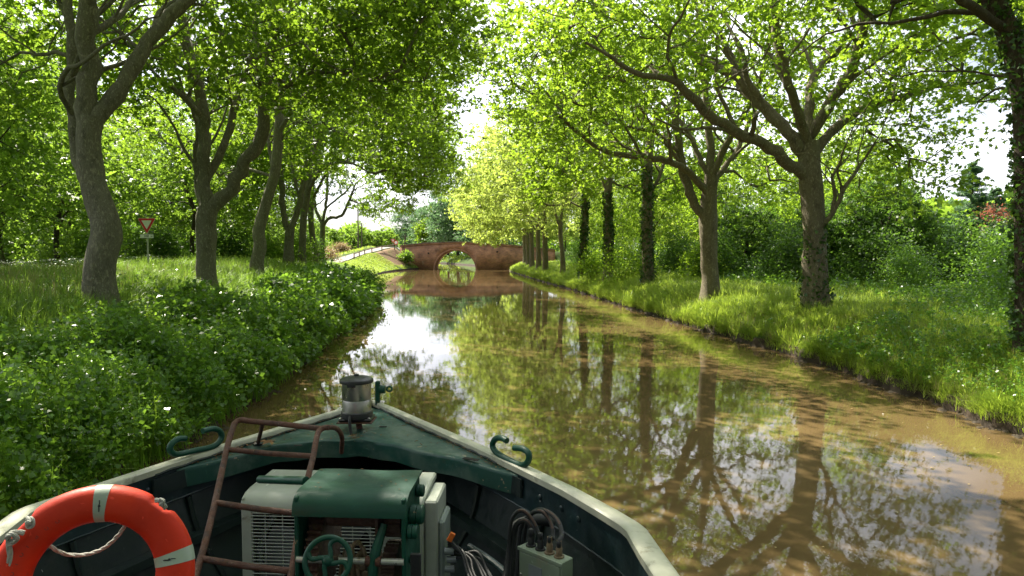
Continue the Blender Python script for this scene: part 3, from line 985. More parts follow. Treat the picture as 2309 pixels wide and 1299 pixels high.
for i, (D, px, lab, r) in enumerate([
        (81, 1229, 'stout plane tree with sunlit foot, seventh trunk on the right bank', .36),
        (90, 1214, 'grey plane tree standing before the right end of the brick bridge wall', .36),
        (99, 1199, 'third of the four close trunks beside the brick bridge', .37),
        (108, 1190, 'second of the four close trunks beside the brick bridge', .37),
        (117, 1183, 'leftmost trunk of the right row, touching the brick bridge in view', .38)]):
    ya = 600 if D < 100 else 597
    tree(lab, D,
         [(px + 1, ya, r * 1.15), (px, 560, r), (px - 1, 520, r * .95), (px, 490 + i * 4, r * .85)],
         [[(px - 2, 500 + i * 4, r * .6, 0), (px - 14, 465, r * .5, 0), (px - 28, 430, r * .35, 0), (px - 60, 380, .05, 0)],
          [(px, 500 + i * 4, r * .65, 0), (px + 2, 440, r * .5, 0), (px + 10, 370, .08, 0)],
          [(px - 2, 520, r * .35, 0), (px - 30, 490, r * .3, -.8), (px - 62, 480, .04, -1.5)]],
         [((-2.6 - i * .1, 0, 10.4), (8.2, 5.2, 6.4), 170), ((-6.0, -1, 6.6), (3.6, 3.0, 3.0), 34)],
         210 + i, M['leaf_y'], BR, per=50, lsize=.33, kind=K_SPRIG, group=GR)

# the big ivied trunk at the right edge, and two unseen ones added just out of the frame to shade the boat
tree('dark ivy clad trunk leaning in at the right edge of the photo', 14,
     [(2330, 790, .32), (2318, 650, .27), (2314, 500, .25), (2314, 350, .24), (2306, 200, .24), (2280, 90, .24), (2232, -10, .22), (2160, -110, .20), (2090, -200, .15)],
     [[(2255, 60, .12, 0), (2200, 20, .10, -.5), (2130, -30, .07, -1), (2040, -60, .04, -1.6)],
      [(2296, 230, .10, 0), (2340, 130, .08, .4), (2420, 30, .05, .8)],
      [(2294, 210, .05, 0), (2270, 200, .04, .6), (2240, 205, .03, 1.2), (2205, 230, .02, 1.8)]],
     [((-1.0, 1, 10.6), (5.5, 5.0, 2.6), 100), ((1.5, 2, 7.6), (1.7, 2.5, 2.0), 14)],
     220, M['leaf_r'], M['bark_d'], per=84, lsize=.15, kind=K_MAPLE, group=GR, twigs=2, ivy=(.3, 9, 210, .085), cat='tree')

for (x, y, lab, sd, lm) in ((-9.6, 7.5, 'unseen plane tree added for shade just outside the frame on the left bank', 230, M['leaf_l']), (11.5, 4.5, 'unseen plane tree added for shade just outside the frame on the right bank', 231, M['leaf_r'])):
    tree_args = [((1.2 * (1 if x < 0 else -1), 0, 11.6), (7.0, 5.5, 4.2), 180)]
    u = x / y
    rgx = np.random.RandomState(sd)
    # traced in metres: P() inverted for a straight trunk
    def inv(X, Y, Z):
        a = X / Y; b = (Z - CAM_H) / Y
        v = (b * CP + SP) / (CP - b * SP)
        return 1154.5 + F_PX * a * (CP + v * SP), 649.5 - F_PX * v
    z0 = float(gz(x, y))
    tr = [(*inv(x, y, z0 + h), r) for h, r in ((.1, .42), (1.5, .38), (3, .36), (5, .34), (6.2, .32))]
    s = 1 if x < 0 else -1
    lbs = [[(*inv(x + s * a, y, z0 + h), r, 0) for a, h, r in ((0, 5.8, .25), (1.2, 8, .2), (2.6, 10, .13), (3.6, 12, .07))],
           [(*inv(x - s * a, y, z0 + h), r, 0) for a, h, r in ((0, 5.8, .22), (1.2, 8, .18), (2.0, 10, .12), (2.6, 12, .07))]]
    tree(lab, y, tr, lbs, tree_args, sd, lm, BL, per=60, lsize=.2, kind=K_TRI, group=GL if x < 0 else GR)

for c in [o for o in COL.objects if o.name.startswith('plane_tree') and 'just outside the frame' in o.get('label', '')]:
    pass
_offs = [o for o in COL.objects if 'just outside the frame' in o.get('label', '')]  # copied below as unseen trees behind the camera, added to shade the boat
for o, (x, y, lab) in zip([_offs[0], _offs[1], _offs[0], _offs[1]], [(-9.5, -3.5, 'unseen plane tree added for shade behind the camera on the left bank'), (11.5, -6.5, 'unseen plane tree added for shade behind the camera on the right bank'),
                                       (-9.5, -14, 'second unseen plane tree added for shade behind the camera on the left bank'), (11.5, -17, 'second unseen plane tree added for shade behind the camera on the right bank')]):
    r = o.copy(); COL.objects.link(r); r.location = (x, y, float(gz(x, y)) - .1); r.rotation_euler = (0, 0, 0); r['label'] = lab
    for ch in o.children:
        c = ch.copy(); COL.objects.link(c); c.parent = r; c.matrix_parent_inverse = ch.matrix_parent_inverse.copy()
# ---------------------------------------------------------------- background trees and shrubs
def inv(X, Y, Z):
    a = X / Y; b = (Z - CAM_H) / Y
    v = (b * CP + SP) / (CP - b * SP)
    return 1154.5 + F_PX * a * (CP + v * SP), 649.5 - F_PX * v


def wild_tree(x, y, h, seed, leaf_m, label, group, low=.18, wide=.36, per=36, n=170, lsize=.24, kind=K_SPRIG, name='broadleaf_tree', r=.16, bm=None, ivy=None, spread=.7):
    z0 = float(gz(x, y))
    rg = np.random.RandomState(seed)
    jx = rg.normal(size=8) * .05 * h
    tr = [(*inv(x + jx[i] * f, y, z0 + f * h), r * (1.1 - f * .8)) for i, f in enumerate((0.0, .15, .3, .5, .65))]
    lb = []
    for k in range(4):
        a = k * 1.6 + seed; f0 = .25 + .09 * k
        lb.append([(*inv(x + math.cos(a) * q * h * .22, y, z0 + h * (f0 + q * .28)), r * (.5 - .4 * q), math.sin(a) * q * h * .2) for q in (0, .3, .65, 1)])
    hh = (1 - low) / 2
    return tree(label, y, tr, lb, [((0, 0, h * (low + hh)), (h * wide, h * wide, h * hh), n)], seed, leaf_m, bm or M['bark_d'],
                per=per, lsize=lsize, kind=kind, group=group, name=name, mind=.5 * h / 9, spread=spread * h / 9, ivy=ivy, flare=1.2, rtip=.010, boughs=0)


def dup(root, x, y, s, rz, label, group=None):
    r = root.copy(); COL.objects.link(r)
    r.location = (x, y, float(gz(x, y)) - .05)
    r.rotation_euler = (0, 0, rz); r.scale = (s[0], s[0], s[1]) if isinstance(s, tuple) else (s, s, s)
    r['label'] = label
    if group: r['group'] = group
    for ch in root.children:
        c = ch.copy(); COL.objects.link(c); c.parent = r
        c.matrix_parent_inverse = ch.matrix_parent_inverse.copy()
    return r


GB = 'trees growing behind the left row'
GQ = 'trees growing behind the right row'
tA = wild_tree(-24.5, 37, 10.5, 301, M['leaf_b'], 'bright green young tree left of the sign behind the first trunk', GB, low=.12, n=190, per=44)
tB = wild_tree(-20.6, 44, 11.5, 302, M['leaf_b'], 'dense leafy tree standing directly behind the give way sign', GB, low=.12, wide=.38, n=200, per=44)
tC = wild_tree(24, 50, 12, 303, M['leaf_r'], 'tall tree closing the gap between the two big right trunks', GQ, low=.15, n=190, per=42)
tD = wild_tree(19.0, 35, 5.7, 304, M['leaf_d'], 'dark leafy tree behind the great spreading plane tree', GQ, low=.05, wide=.42, n=170, per=50, lsize=.2)
spots = [
    (tA, -30.5, 41, 1.15, .7, 'pale green tree at the far left edge of the photo', GB),
    (tA, -33.5, 52, 1.2, 2.2, 'taller tree rising behind the far left foliage', GB),
    (tB, -28.5, 52, 1.05, 1.2, 'tree between the first trunk and the sign, far behind', GB),
    (tA, -23.2, 52, .95, 3.0, 'tree seen between the sign and the second trunk', GB),
    (tB, -21.4, 58, .95, 4.0, 'tree behind the second trunk fork', GB),
    (tA, -25.5, 66, 1.0, 5.0, 'tree seen between the second and third trunks', GB),
    (tB, -33, 64, 1.3, 2.0, 'high crowned tree deep behind the sign', GB),
    (tA, -24.0, 78, .72, 1.0, 'small tree seen past the third trunk', GB),
    (tB, -19.5, 20.5, 1.15, 1.3, 'unseen tree added for shade just outside the left edge of the photo', GB),  # this and the next two: unseen trees added to shade the left bank
    (tA, -23.0, 27.5, 1.25, 2.9, 'second unseen tree added for shade just outside the left edge of the photo', GB),
    (tB, -28.5, 33.5, 1.15, 4.4, 'third unseen tree added for shade just outside the left edge of the photo', GB),
    (tB, -41, 60, 1.25, .3, 'tall tree behind the left edge foliage', GB),
    (tC, 17.5, 56, .9, 1.1, 'tree behind the ivy wrapped trunk on the right', GQ),
    (tC, 13.6, 66, .95, 2.5, 'tree seen between the two ivy covered trunks', GQ),
    (tC, 11.6, 80, .95, 3.9, 'tree behind the wavy forked trunk on the right', GQ),
    (tC, 22.5, 66, 1.05, .5, 'tall tree deep in the wood on the right', GQ),
    (tC, 15.5, 96, 1.0, 4.4, 'tree on the far right bank before the bridge road', GQ),
    (tC, 31, 62, 1.0, 5.2, 'tall tree deep behind the great spreading plane', GQ),
    (tD, 27.5, 47, .62, 2.0, 'dark rounded tree right of the great plane trunk', GQ),
    (tD, 17.2, 38, .8, 3.3, 'dark low tree between the two big right trunks', GQ),
    (tD, 15.8, 46, .9, 4.6, 'dark tree behind the pale forked trunk', GQ),
    (tD, 21.8, 44, 1.0, 1.3, 'dark bushy tree left of the great plane trunk', GQ),
    (tD, 31.5, 52, .62, .2, 'dark tree below the sky gap on the right', GQ),
]
for p, x, y, s, rz, lab, g in spots:
    dup(p, x, y, s, rz, lab, g)

# trees beyond the bridge
GF = 'trees beyond the brick bridge'
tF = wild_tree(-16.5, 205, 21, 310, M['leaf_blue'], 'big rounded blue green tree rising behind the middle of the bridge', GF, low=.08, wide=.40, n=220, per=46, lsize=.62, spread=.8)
for x, y, s, rz, lab in ((-27, 232, .85, 1, 'pale round tree behind the left half of the bridge'), (-7.5, 190, .9, 2, 'blue green tree behind the right half of the bridge'),
                         (-36, 255, .9, 3, 'distant tree left of the rounded tree beyond the bridge'), (-1.5, 170, .85, 4.2, 'tree rising behind the right parapet of the bridge')):
    dup(tF, x, y, s, rz, lab, GF)
tG = wild_tree(4, 146, 14, 311, M['leaf_y'], 'yellow green tree just behind the right end of the bridge', GF, low=.12, wide=.42, n=180, per=42, lsize=.5)
for x, y, s, rz, lab in ((11, 142, .95, 2, 'yellow green tree behind the bridge wall step'), (17, 128, .9, 4, 'sunny tree at the end of the right bank'), (24, 112, .95, 1, 'sunny tree deep behind the right row'), (22, 90, .95, 3, 'leafy tree far behind the ivy trunks')):
    dup(tG, x, y, s, rz, lab, GF)
# far bank seen through the arch
gA = 'trees on the far bank seen through the arch'
labs = ['leftmost', 'second', 'third', 'fourth', 'fifth', 'rightmost']
tP = wild_tree(-27, 224, 13, 312, M['leaf_l'], 'leftmost of the dark trunks seen through the bridge arch', gA, low=.33, wide=.36, n=120, per=30, lsize=.6, r=.42)
for i in range(1, 6):
    dup(tP, -27 + i * 3.4, 224 - i * 3.6, .95, i * 1.1, labs[i] + ' of the dark trunks seen through the bridge arch', gA)
# left of the bridge
GH = 'trees beyond the path left of the bridge'
tH = wild_tree(-37.5, 140, 7.2, 313, M['leaf_b'], 'round bush like tree behind the path, beside the utility pole', GH, low=.0, wide=.52, n=150, per=44, lsize=.36)
for x, y, s, rz, lab in ((-32.5, 170, 1.1, 1, 'low green tree left of the bridge end'), (-38, 165, 1.15, 2, 'low green tree midway between the path and the bridge'),
                         (-45.5, 158, 1.25, 3, 'broad green tree behind the path bushes'), (-27.5, 176, .9, 4, 'small tree at the left end of the bridge parapet'), (-41, 118, .75, 2.4, 'leafy tree seen past the last left trunk')):
    dup(tH, x, y, s, rz, lab, GH)


def shrub(name, x, y, r, h, seed, leaf_m, label, group=None, n=2600, lsize=.13, kind=K_SIMPLE, tufts=26, cat='shrub', stems=14, cone=0.0, up=.5):
    rg = np.random.RandomState(seed)
    z0 = float(gz(x, y)) - .05
    root = empty(name, (x, y, z0), label, cat, group)
    wd = Wood(); T = []
    for k in range(tufts):
        a = rg.uniform(0, 6.28); q = rg.uniform(0, 1) ** .6; f = rg.uniform(.12, 1)
        rr_ = r * q * (1 - cone * f) * math.sqrt(max(.08, 1 - (f * .92) ** 2 * (1 - cone)))
        T.append((x + math.cos(a) * rr_, y + math.sin(a) * rr_, z0 + f * h))
    T = np.array(T)
    for k in range(min(stems, tufts)):
        b = np.array([x + rg.normal() * r * .15, y + rg.normal() * r * .15, z0])
        t = T[k]; m_ = (b + t) / 2 + rg.normal(size=3) * .08 * h
        c = np.array(smooth_path([b, m_, t], 4))
        wd.add(c, np.linspace(.010 + h * .006, .004, len(c)), 4)
    wd.build('stem', M['bark_d'], root)
    pick = rg.randint(0, tufts, n)
    ts = min(r, h) * .26
    C = T[pick] + rg.normal(size=(n, 3)) * np.array([ts, ts, ts * .7])
    C[:, 2] = np.maximum(C[:, 2], z0 + .03)
    leaves('foliage', C, lsize, kind, rg, leaf_m, root, upness=up, droop=.2)
    return root


# conifer and reddish tree right
def conifer(x, y, h, seed, label, leaf_m):
    rg = np.random.RandomState(seed); z0 = float(gz(x, y))
    root = empty('conifer_tree', (x, y, z0), label, 'tree')
    wd = Wood()
    wd.add(np.array([(x, y, z0), (x, y, z0 + h * .5), (x, y, z0 + h)]), np.array([.25, .15, .02]), 8)
    C, O = [], []
    for k in range(150):
        f = rg.uniform(.06, .98); a = rg.uniform(0, 6.28)
        L = h * .30 * (1 - f) ** .8 * rg.uniform(.6, 1.1) + .2
        b = np.array([x, y, z0 + f * h]); e = b + np.array([math.cos(a) * L, math.sin(a) * L, .18 * L])
        wd.add(np.array([b, (b + e) / 2 - np.array([0, 0, .06 * L]), e]), np.array([.04, .025, .008]), 4)
        m_ = 60
        t = rg.uniform(.15, 1.05, m_)[:, None]
        C.append(b + (e - b) * t + rg.normal(size=(m_, 3)) * .16 * (1.3 - t) * L * .4 + rg.normal(size=(m_, 3)) * .06)
        O.append(np.repeat((e - b)[None] / L, m_, 0))
    wd.build('trunk', M['bark_d'], root)
    leaves('crown', np.concatenate(C), .34, _star((0, 35, -35), (1.0, .7, .7), .10), rg, leaf_m, root, upness=.3, droop=.1, out=np.concatenate(O) * 2)
    return root


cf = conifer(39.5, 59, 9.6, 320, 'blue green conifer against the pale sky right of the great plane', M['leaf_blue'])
conifer(-31.5, 88, 7.2, 321, 'dark conifer seen between the third and fourth left trunks', M['leaf_d'])
dup(cf, 35.2, 66, .8, 1.0, 'smaller conifer left of the blue green conifer')
dup(cf, 46.5, 66, .85, 2.0, 'distant conifer beside the ivy clad trunk at the right')
shrub('copper_leaved_tree', 33.0, 47, 1.35, 5.3, 322, M['leaf_red'], 'copper leaved small tree in front of the conifer', n=900, lsize=.16, kind=K_SPRIG, cat='tree')
shrub('red_leaved_shrub', -28.6, 84, 1.6, 2.8, 323, M['leaf_red'], 'crimson shrub seen between the third and fourth left trunks', n=1600, lsize=.2, kind=K_SPRIG)

# shrubs
SH = [
    # name, x, y, r, h, mat, label, n, lsize
    ('shrub', -10.0, 45.5, 1.7, 1.35, 'leaf_shrub', 'dense bush overhanging the water where the left bank bends', 7000, .12),
    ('shrub', -19.8, 127.5, 1.3, 2.4, 'leaf_b', 'shrub growing against the left foot of the brick bridge', 1300, .3),
    ('shrub', 8.2, 48.5, 2.0, 2.3, 'leaf_r', 'airy sunlit shrub between the two ivy covered trunks', 4200, .14),
    ('shrub', 6.6, 56, 1.3, 2.6, 'leaf_r', 'loose light green shrub beside the fifth trunk on the right', 2400, .16),
    ('shrub', 11.6, 42, 1.4, 2.0, 'leaf_r', 'light green shrub behind the ivy wrapped trunk', 2600, .15),
]
for i, (nm, x, y, r, h, m_, lab, n, ls) in enumerate(SH):
    shrub(nm, x, y, r, h, 400 + i, M[m_], lab, n=n, lsize=ls)
GW = 'leafy shrubs on the left bank beside the boat'
for k, (x, y, r_, h_, lab) in enumerate([(-8.0, 9.6, .8, 1.25, 'tall broad leaved shrub at the left edge of the photo above the lifebuoy'), (-6.6, 8.2, .8, 1.0, 'leafy shrub at the water edge just above the barge rail'),
        (-7.6, 12.6, .9, 1.05, 'bushy dogwood like shrub below the nearest left trunk'), (-6.5, 15.0, .8, .95, 'green shrub leaning to the water left of the bow lamp'),
        (-7.4, 19.5, .9, .95, 'shrub on the slope under the second left trunk'), (-8.4, 27.0, 1.0, .95, 'shrub at the water below the third left trunk'), (-9.4, 35.0, 1.1, 1.0, 'shrub on the left edge before the bend')]):
    shrub('bank_shrub', x, y, r_, h_, 460 + k, M['leaf_shrub'], lab, GW, n=1500, lsize=.105 if y < 16 else .12, tufts=30, stems=22, up=.5)
GD = 'shrubs of the thicket behind the right row'
sA = shrub('shrub', 17.5, 33, 1.9, 3.0, 420, M['leaf_d'], 'dark bush in the thicket right of the pale forked trunk', GD, n=6500, lsize=.15)
sB = shrub('shrub', 19.5, 26.5, 1.8, 2.2, 421, M['leaf_shrub'], 'mid green bush right of the great plane trunk', GD, n=6500, lsize=.12)
sC = shrub('shrub', 16.2, 19.0, 1.2, 1.6, 422, M['leaf_shrub'], 'bush left of the ivy clad trunk at the right edge', GD, n=5000, lsize=.10)
places = [(sA, 14.8, 36.5, 1.0, 'dark bush just right of the pale forked trunk'), (sA, 21.5, 31.5, 1.05, 'dark bush under the right side of the great plane'), (sA, 13.2, 43, 1.0, 'dark bush left of the pale forked trunk'),
          (sA, 18.6, 38, 1.2, 'tall dark bush midway between the big right trunks'), (sA, 24.5, 34, 1.0, 'dark bush below the copper leaved tree'), (sA, 12.2, 50, 1.0, 'dark bush behind the airy sunlit shrub'),
          (sB, 23.6, 29, 1.0, 'mid green bush below the conifer'), (sB, 16.4, 28.5, .75, 'low bush touching the right side of the great plane trunk'), (sB, 11.0, 58, 1.1, 'green bush behind the fifth right trunk'),
          (sB, 27.0, 33, 1.3, 'wide green bush under the sky gap on the right'), (sB, 9.9, 68, 1.2, 'bush behind the sixth right trunk'), (sB, 9.0, 84, 1.3, 'bush deep behind the seventh right trunk'),
          (sB, 10.5, 98, 1.3, 'bush near the earth slope at the right of the bridge'), (sC, 13.6, 16.5, .8, 'low bush before the ivy clad trunk'), (sC, 18.0, 22.5, 1.3, 'bush between the great plane and the right edge trunk'),
          (sC, 20.6, 25.0, 1.2, 'bush at the right edge of the photo behind the ivy trunk'), (sC, 12.9, 13.2, .85, 'bush in the bottom right corner bank')]
for k, (p, x, y, s, lab) in enumerate(places):
    dup(p, x, y, s, k * 1.3, lab, GD)
GE = 'shrubs behind the left row'
sD = shrub('shrub', -21.5, 35, 1.7, 1.9, 430, M['leaf_b'], 'sunlit bush at the foot of the tree behind the sign', GE, n=5000, lsize=.15)
sE = shrub('shrub', -17.8, 42, 1.6, 2.2, 431, M['leaf_d'], 'dark bush right of the sign post', GE, n=5000, lsize=.16)
sT = shrub('dry_shrub', -27.5, 100, 2.3, 2.0, 432, M['leaf_tan'], 'tan dry shrub left of the pale path', GE, n=2600, lsize=.22, kind=K_SPRIG)
for k, (p, x, y, s, lab) in enumerate([
        (sE, -19.6, 37.5, .9, 'dark bush left of the sign post'), (sE, -24.0, 43, 1.1, 'dark bush deep behind the first trunk'), (sD, -17.4, 50, 1.0, 'sunlit bush seen right of the second trunk'),
        (sD, -26.0, 40, .9, 'bright bush between the left edge and the first trunk'), (sD, -28.8, 43, .9, 'bright bush at the left edge of the photo'), (sE, -30.5, 38.5, .8, 'dark bush at the extreme left edge'),
        (sD, -18.6, 58, 1.2, 'sunlit bush left of the third trunk'), (sE, -20.2, 66, 1.2, 'dark bush right of the third trunk'), (sT, -31, 92, .9, 'tan shrub seen between the fourth and fifth left trunks'),
        (sT, -33.0, 112, 1.0, 'dry tan shrub behind the path, under the utility poles'), (sT, -32.0, 127, .8, 'pale dry shrub close to the bridge road'), (sD, -33.8, 118, 1.5, 'round bush beside the path under the poles'),
        (sE, -36.5, 124, 1.7, 'dark bush left of the utility poles'), (sD, -22.6, 74, 1.1, 'bush behind the last left trunk')]):
    dup(p, x, y, s, k * 1.7, lab, GE)

# far tree line closing the horizon: one mass
rg = np.random.RandomState(55)
C = []
for x0, x1, y0, y1, hh, n in ((-330, -60, 190, 260, 11, 15000), (40, 330, 160, 230, 11, 13000), (-130, 60, 330, 380, 15, 13000), (-120, -46, 84, 120, 7.5, 9000), (34, 90, 72, 105, 8.5, 9000)):
    a = rg.uniform(0, 1, n)
    x = x0 + (x1 - x0) * a; y = rg.uniform(y0, y1, n)
    top = hh * (.72 + .28 * np.abs(np.sin(x * .11 + 1) * np.sin(x * .043 + y * .05)) + .1 * np.sin(x * .37))
    z = 1.8 + top * rg.uniform(0, 1, n) ** .7
    C.append(np.stack([x, y, z], 1))
C = np.concatenate(C)
tag(leaves('distant_woodland', C, 2.0, K_SPRIG, rg, M['leaf_b'], None, upness=.4), kind='stuff')
# ---------------------------------------------------------------- grass and undergrowth
def blades(name, X, Y, Z, h, w_, m, rg, lean=.35, az0=None):
    n = len(X)
    az = rg.uniform(0, 6.28, n) if az0 is None else (az0 if isinstance(az0, np.ndarray) else az0 + rg.normal(size=n) * .8); ln = np.abs(rg.normal(size=n)) * lean
    hh = h * rg.uniform(.5, 1.25, n)
    dx, dy = np.cos(az), np.sin(az)
    # the blade's width lies across its lean, turned a little
    wx, wy = -dy, dx
    ww = w_ * rg.uniform(.7, 1.3, n)
    B = np.stack([X, Y, Z], 1)
    D_ = np.stack([dx, dy, np.zeros(n)], 1); W = np.stack([wx, wy, np.zeros(n)], 1); U = np.array([0, 0, 1.0])
    p0 = B - W * ww[:, None] / 2; p1 = B + W * ww[:, None] / 2
    mid = B + D_ * (hh * ln * .35)[:, None] + U * (hh * .58)[:, None]
    tip = B + D_ * (hh * ln * 1.1)[:, None] + U * (hh * (1 - .25 * np.minimum(ln, 1)))[:, None]
    p2 = mid + W * ww[:, None] * .38; p3 = mid - W * ww[:, None] * .38
    V = np.stack([p0, p1, p2, p3, tip], 1).reshape(-1, 3)
    i = np.arange(n) * 5
    Fq = np.stack([i, i + 1, i + 2, i + 3], 1); Ft = np.stack([i + 3, i + 2, i + 4], 1)
    return tag(np_mesh(name, V, [Fq, Ft], m), kind='stuff')


def ypick(n, y0, y1, rg, p=1.0):
    """more samples near the camera"""
    u = rg.uniform(0, 1, n)
    return y0 * (y1 / y0) ** (u ** p)


rg = np.random.RandomState(77)


def inview(x, y, m=2.0):
    return (np.abs(x) < .77 * y + m)


def clumpy(x, y, k, thr):
    v = .5 + .5 * wob(x, y, 1.9, k) + .3 * wob(x, y, 4.3, k + 1)
    return v > thr


# left slope: tall soft grass above the undergrowth
n = 190000
y = ypick(n, 8, 95, rg, .9); d = rg.uniform(.2, 11, n) ** 1.0
d = np.where(rg.uniform(size=n) < .25, rg.uniform(9, 24, n), d)
x = XL(y) - d
ok = inview(x, y) & ~((d < 2.2) & (y < 30) & (rg.uniform(size=n) < .7))
x, y, d = x[ok], y[ok], d[ok]
sc_ = np.clip(y / 22, .75, 3.2)
hgt = (.50 + .20 * wob(x, y, .7, 3)) * np.where(d < 1, .6, 1)
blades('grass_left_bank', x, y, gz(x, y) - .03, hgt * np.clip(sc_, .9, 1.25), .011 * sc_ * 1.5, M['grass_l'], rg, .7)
n = 16000
y = ypick(n, 14, 70, rg); d = rg.uniform(4.5, 16, n); x = XL(y) - d
ok = inview(x, y) & clumpy(x, y, 6, .45); x, y = x[ok], y[ok]
blades('dry_grass_stems', x, y, gz(x, y), .62, .010 * np.clip(y / 22, .8, 3), M['grass_dry'], rg, .5)
# sunny slope by the bridge, both short
n = 60000
y = rg.uniform(72, 136, n); d = rg.uniform(.1, 5.5, n); x = XL(y) - d
ok = ~((y > 123) & (d > 1.1))
x, y = x[ok], y[ok]
blades('grass_bridge_slope', x, y, gz(x, y) - .02, .16, .045, M['grass'], rg, .8)
n = 26000
y = rg.uniform(84, 150, n); d = rg.uniform(9.2, 26, n); x = XL(y) - d
blades('grass_path_verge', x, y, gz(x, y) - .02, .4, .06, M['grass'], rg, .8)

# right bank
n = 150000
y = ypick(n, 8, 125, rg, .85); d = np.abs(rg.normal(size=n)) * 3.2
far_ = rg.uniform(size=n) < .3
d = np.where(far_, rg.uniform(3, 16, n), d)
x = XR(y) + d
tuft = .5 + .5 * wob(x, y, 2.1, 5)
ok = inview(x, y) & (rg.uniform(size=n) < .45 + .6 * tuft)
x, y, d, tuft = x[ok], y[ok], d[ok], tuft[ok]
sc_ = np.clip(y / 22, .75, 3.5)
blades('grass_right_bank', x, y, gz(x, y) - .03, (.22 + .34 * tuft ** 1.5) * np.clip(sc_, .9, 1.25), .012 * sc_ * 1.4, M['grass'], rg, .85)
n = 14000
y = ypick(n, 9, 60, rg); d = rg.uniform(.0, 2.2, n); x = XR(y) + d
ok = inview(x, y) & clumpy(x, y, 9, .55); x, y = x[ok], y[ok]
blades('dry_grass_tufts', x, y, gz(x, y), .30, .013 * np.clip(y / 22, .8, 3), M['grass_dry'], rg, 1.2)
def tussocks(name, nt_, per, y0, y1, dfun, side, h, w_, m, rg, p=.9, rad=.16):
    y = ypick(nt_, y0, y1, rg, p); d = dfun(nt_)
    x = (XL(y) - d) if side < 0 else (XR(y) + d)
    ok = inview(x, y); x, y = x[ok], y[ok]; n = len(x)
    th_ = h * rg.uniform(.55, 1.35, n); tr = rad * rg.uniform(.5, 1.5, n)
    i = np.repeat(np.arange(n), per)
    az = rg.uniform(0, 6.28, len(i)); q = rg.uniform(0, 1, len(i)) ** .7
    s_ = np.clip(y[i] / 24, .8, 2.2)
    bx_, by_ = x[i] + np.cos(az) * q * tr[i] * s_, y[i] + np.sin(az) * q * tr[i] * s_
    blades(name, bx_, by_, gz(bx_, by_) - .02, th_[i] * (1.15 - .5 * q) * np.clip(s_, .9, 1.3), w_ * s_ * 1.4, m, rg, 1.0, az0=az + rg.normal(size=len(i)) * .35)
tussocks('grass_tussocks', 3000, 42, 8.5, 95, lambda n: np.abs(rg.normal(size=n)) * 3.0 + .12, 1, .42, .011, M['grass'], rg)
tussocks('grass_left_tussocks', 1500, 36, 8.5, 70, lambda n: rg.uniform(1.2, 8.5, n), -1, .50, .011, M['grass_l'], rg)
tussocks('straw_tussocks', 260, 30, 9, 60, lambda n: np.abs(rg.normal(size=n)) * 1.6, 1, .34, .010, M['grass_dry'], rg)
# far bank beyond the arch
n = 12000
y = rg.uniform(190, 228, n); x = -60 + rg.uniform(0, 66, n)
ok = (x > XR(y)) ; x, y = x[ok], y[ok]
blades('grass_far_bank', x, y, gz(x, y), .6, .2, M['grass'], rg, .8)
# grass hanging over the right edge
n = 52000
y = ypick(n, 9, 110, rg); e_ = rg.uniform(.0, .45, n); x = XR(y) + ledge(0, y, 2.1) + e_
ok = wob(x, y, 2.4, 1) + rg.uniform(-.5, .9, n) > 0; x, y, e_ = x[ok], y[ok], e_[ok]
blades('grass_waters_edge', x, y, np.interp(e_, [0, .1, .45], [.12, .28, .45]), .30 * np.clip(y / 25, .8, 1.4) * (.7 + .5 * wob(x, y, 3.1, 2)), .012 * np.clip(y / 20, .8, 3.5), M['grass'], rg, 1.5, az0=math.pi)


# undergrowth: leafy stems massed on the lower left slope
def undergrowth(name, n_pl, y0, y1, d0, d1, side, lm, lsz, per, hgt, rg, dens=None, p=1.0):
    y = ypick(n_pl, y0, y1, rg, p); d = rg.uniform(d0, d1, n_pl)
    x = (XL(y) - d) if side < 0 else (XR(y) + d)
    ok = inview(x, y, 3)
    if dens is not None: ok &= dens(x, y, d) > rg.uniform(size=n_pl)
    x, y, d = x[ok], y[ok], d[ok]
    z = np.where(d > 0, gz(x, y), .15)
    hh = hgt(x, y, d) * rg.uniform(.7, 1.15, len(x))
    n = len(x)
    # stems lean towards the water and the light
    lean = rg.normal(size=(n, 2)) * .16 + np.array([-side * .22 * -1 if side < 0 else -.22, 0])
    k = per
    t = np.tile(np.linspace(.25, 1.0, k) ** .5, n); idx = np.repeat(np.arange(n), k)
    L = np.stack([x[idx] + lean[idx, 0] * hh[idx] * t, y[idx] + lean[idx, 1] * hh[idx] * t, z[idx] + hh[idx] * t], 1)
    sz = lsz * np.clip(y[idx] / 13, .8, 3.2)
    L += rg.normal(size=L.shape) * (sz * .75)[:, None]
    V0, F0 = K_SIMPLE
    s, a, nn = frames(len(L), rg, .55, .15)
    szz = sz * rg.uniform(.6, 1.3, len(L))
    V = (L[:, None] + szz[:, None, None] * (V0[None, :, 0:1] * 1.3 * s[:, None] + (V0[None, :, 1:2] - .2) * a[:, None] + V0[None, :, 2:3] * nn[:, None])).reshape(-1, 3)
    F_ = (F0[None] + (np.arange(len(L)) * 4)[:, None, None]).reshape(-1, 4)
    # thin stems
    e = np.array([.006, 0, 0])
    b = np.stack([x, y, z - .03], 1); tp = np.stack([x + lean[:, 0] * hh, y + lean[:, 1] * hh, z + hh], 1)
    SV = np.stack([b - e, b + e, tp + e * .4, tp - e * .4], 1).reshape(-1, 3)
    SF = np.arange(n * 4).reshape(-1, 4) + len(V)
    return tag(np_mesh(name, np.concatenate([V, SV]), np.concatenate([F_, SF]), lm), kind='stuff')


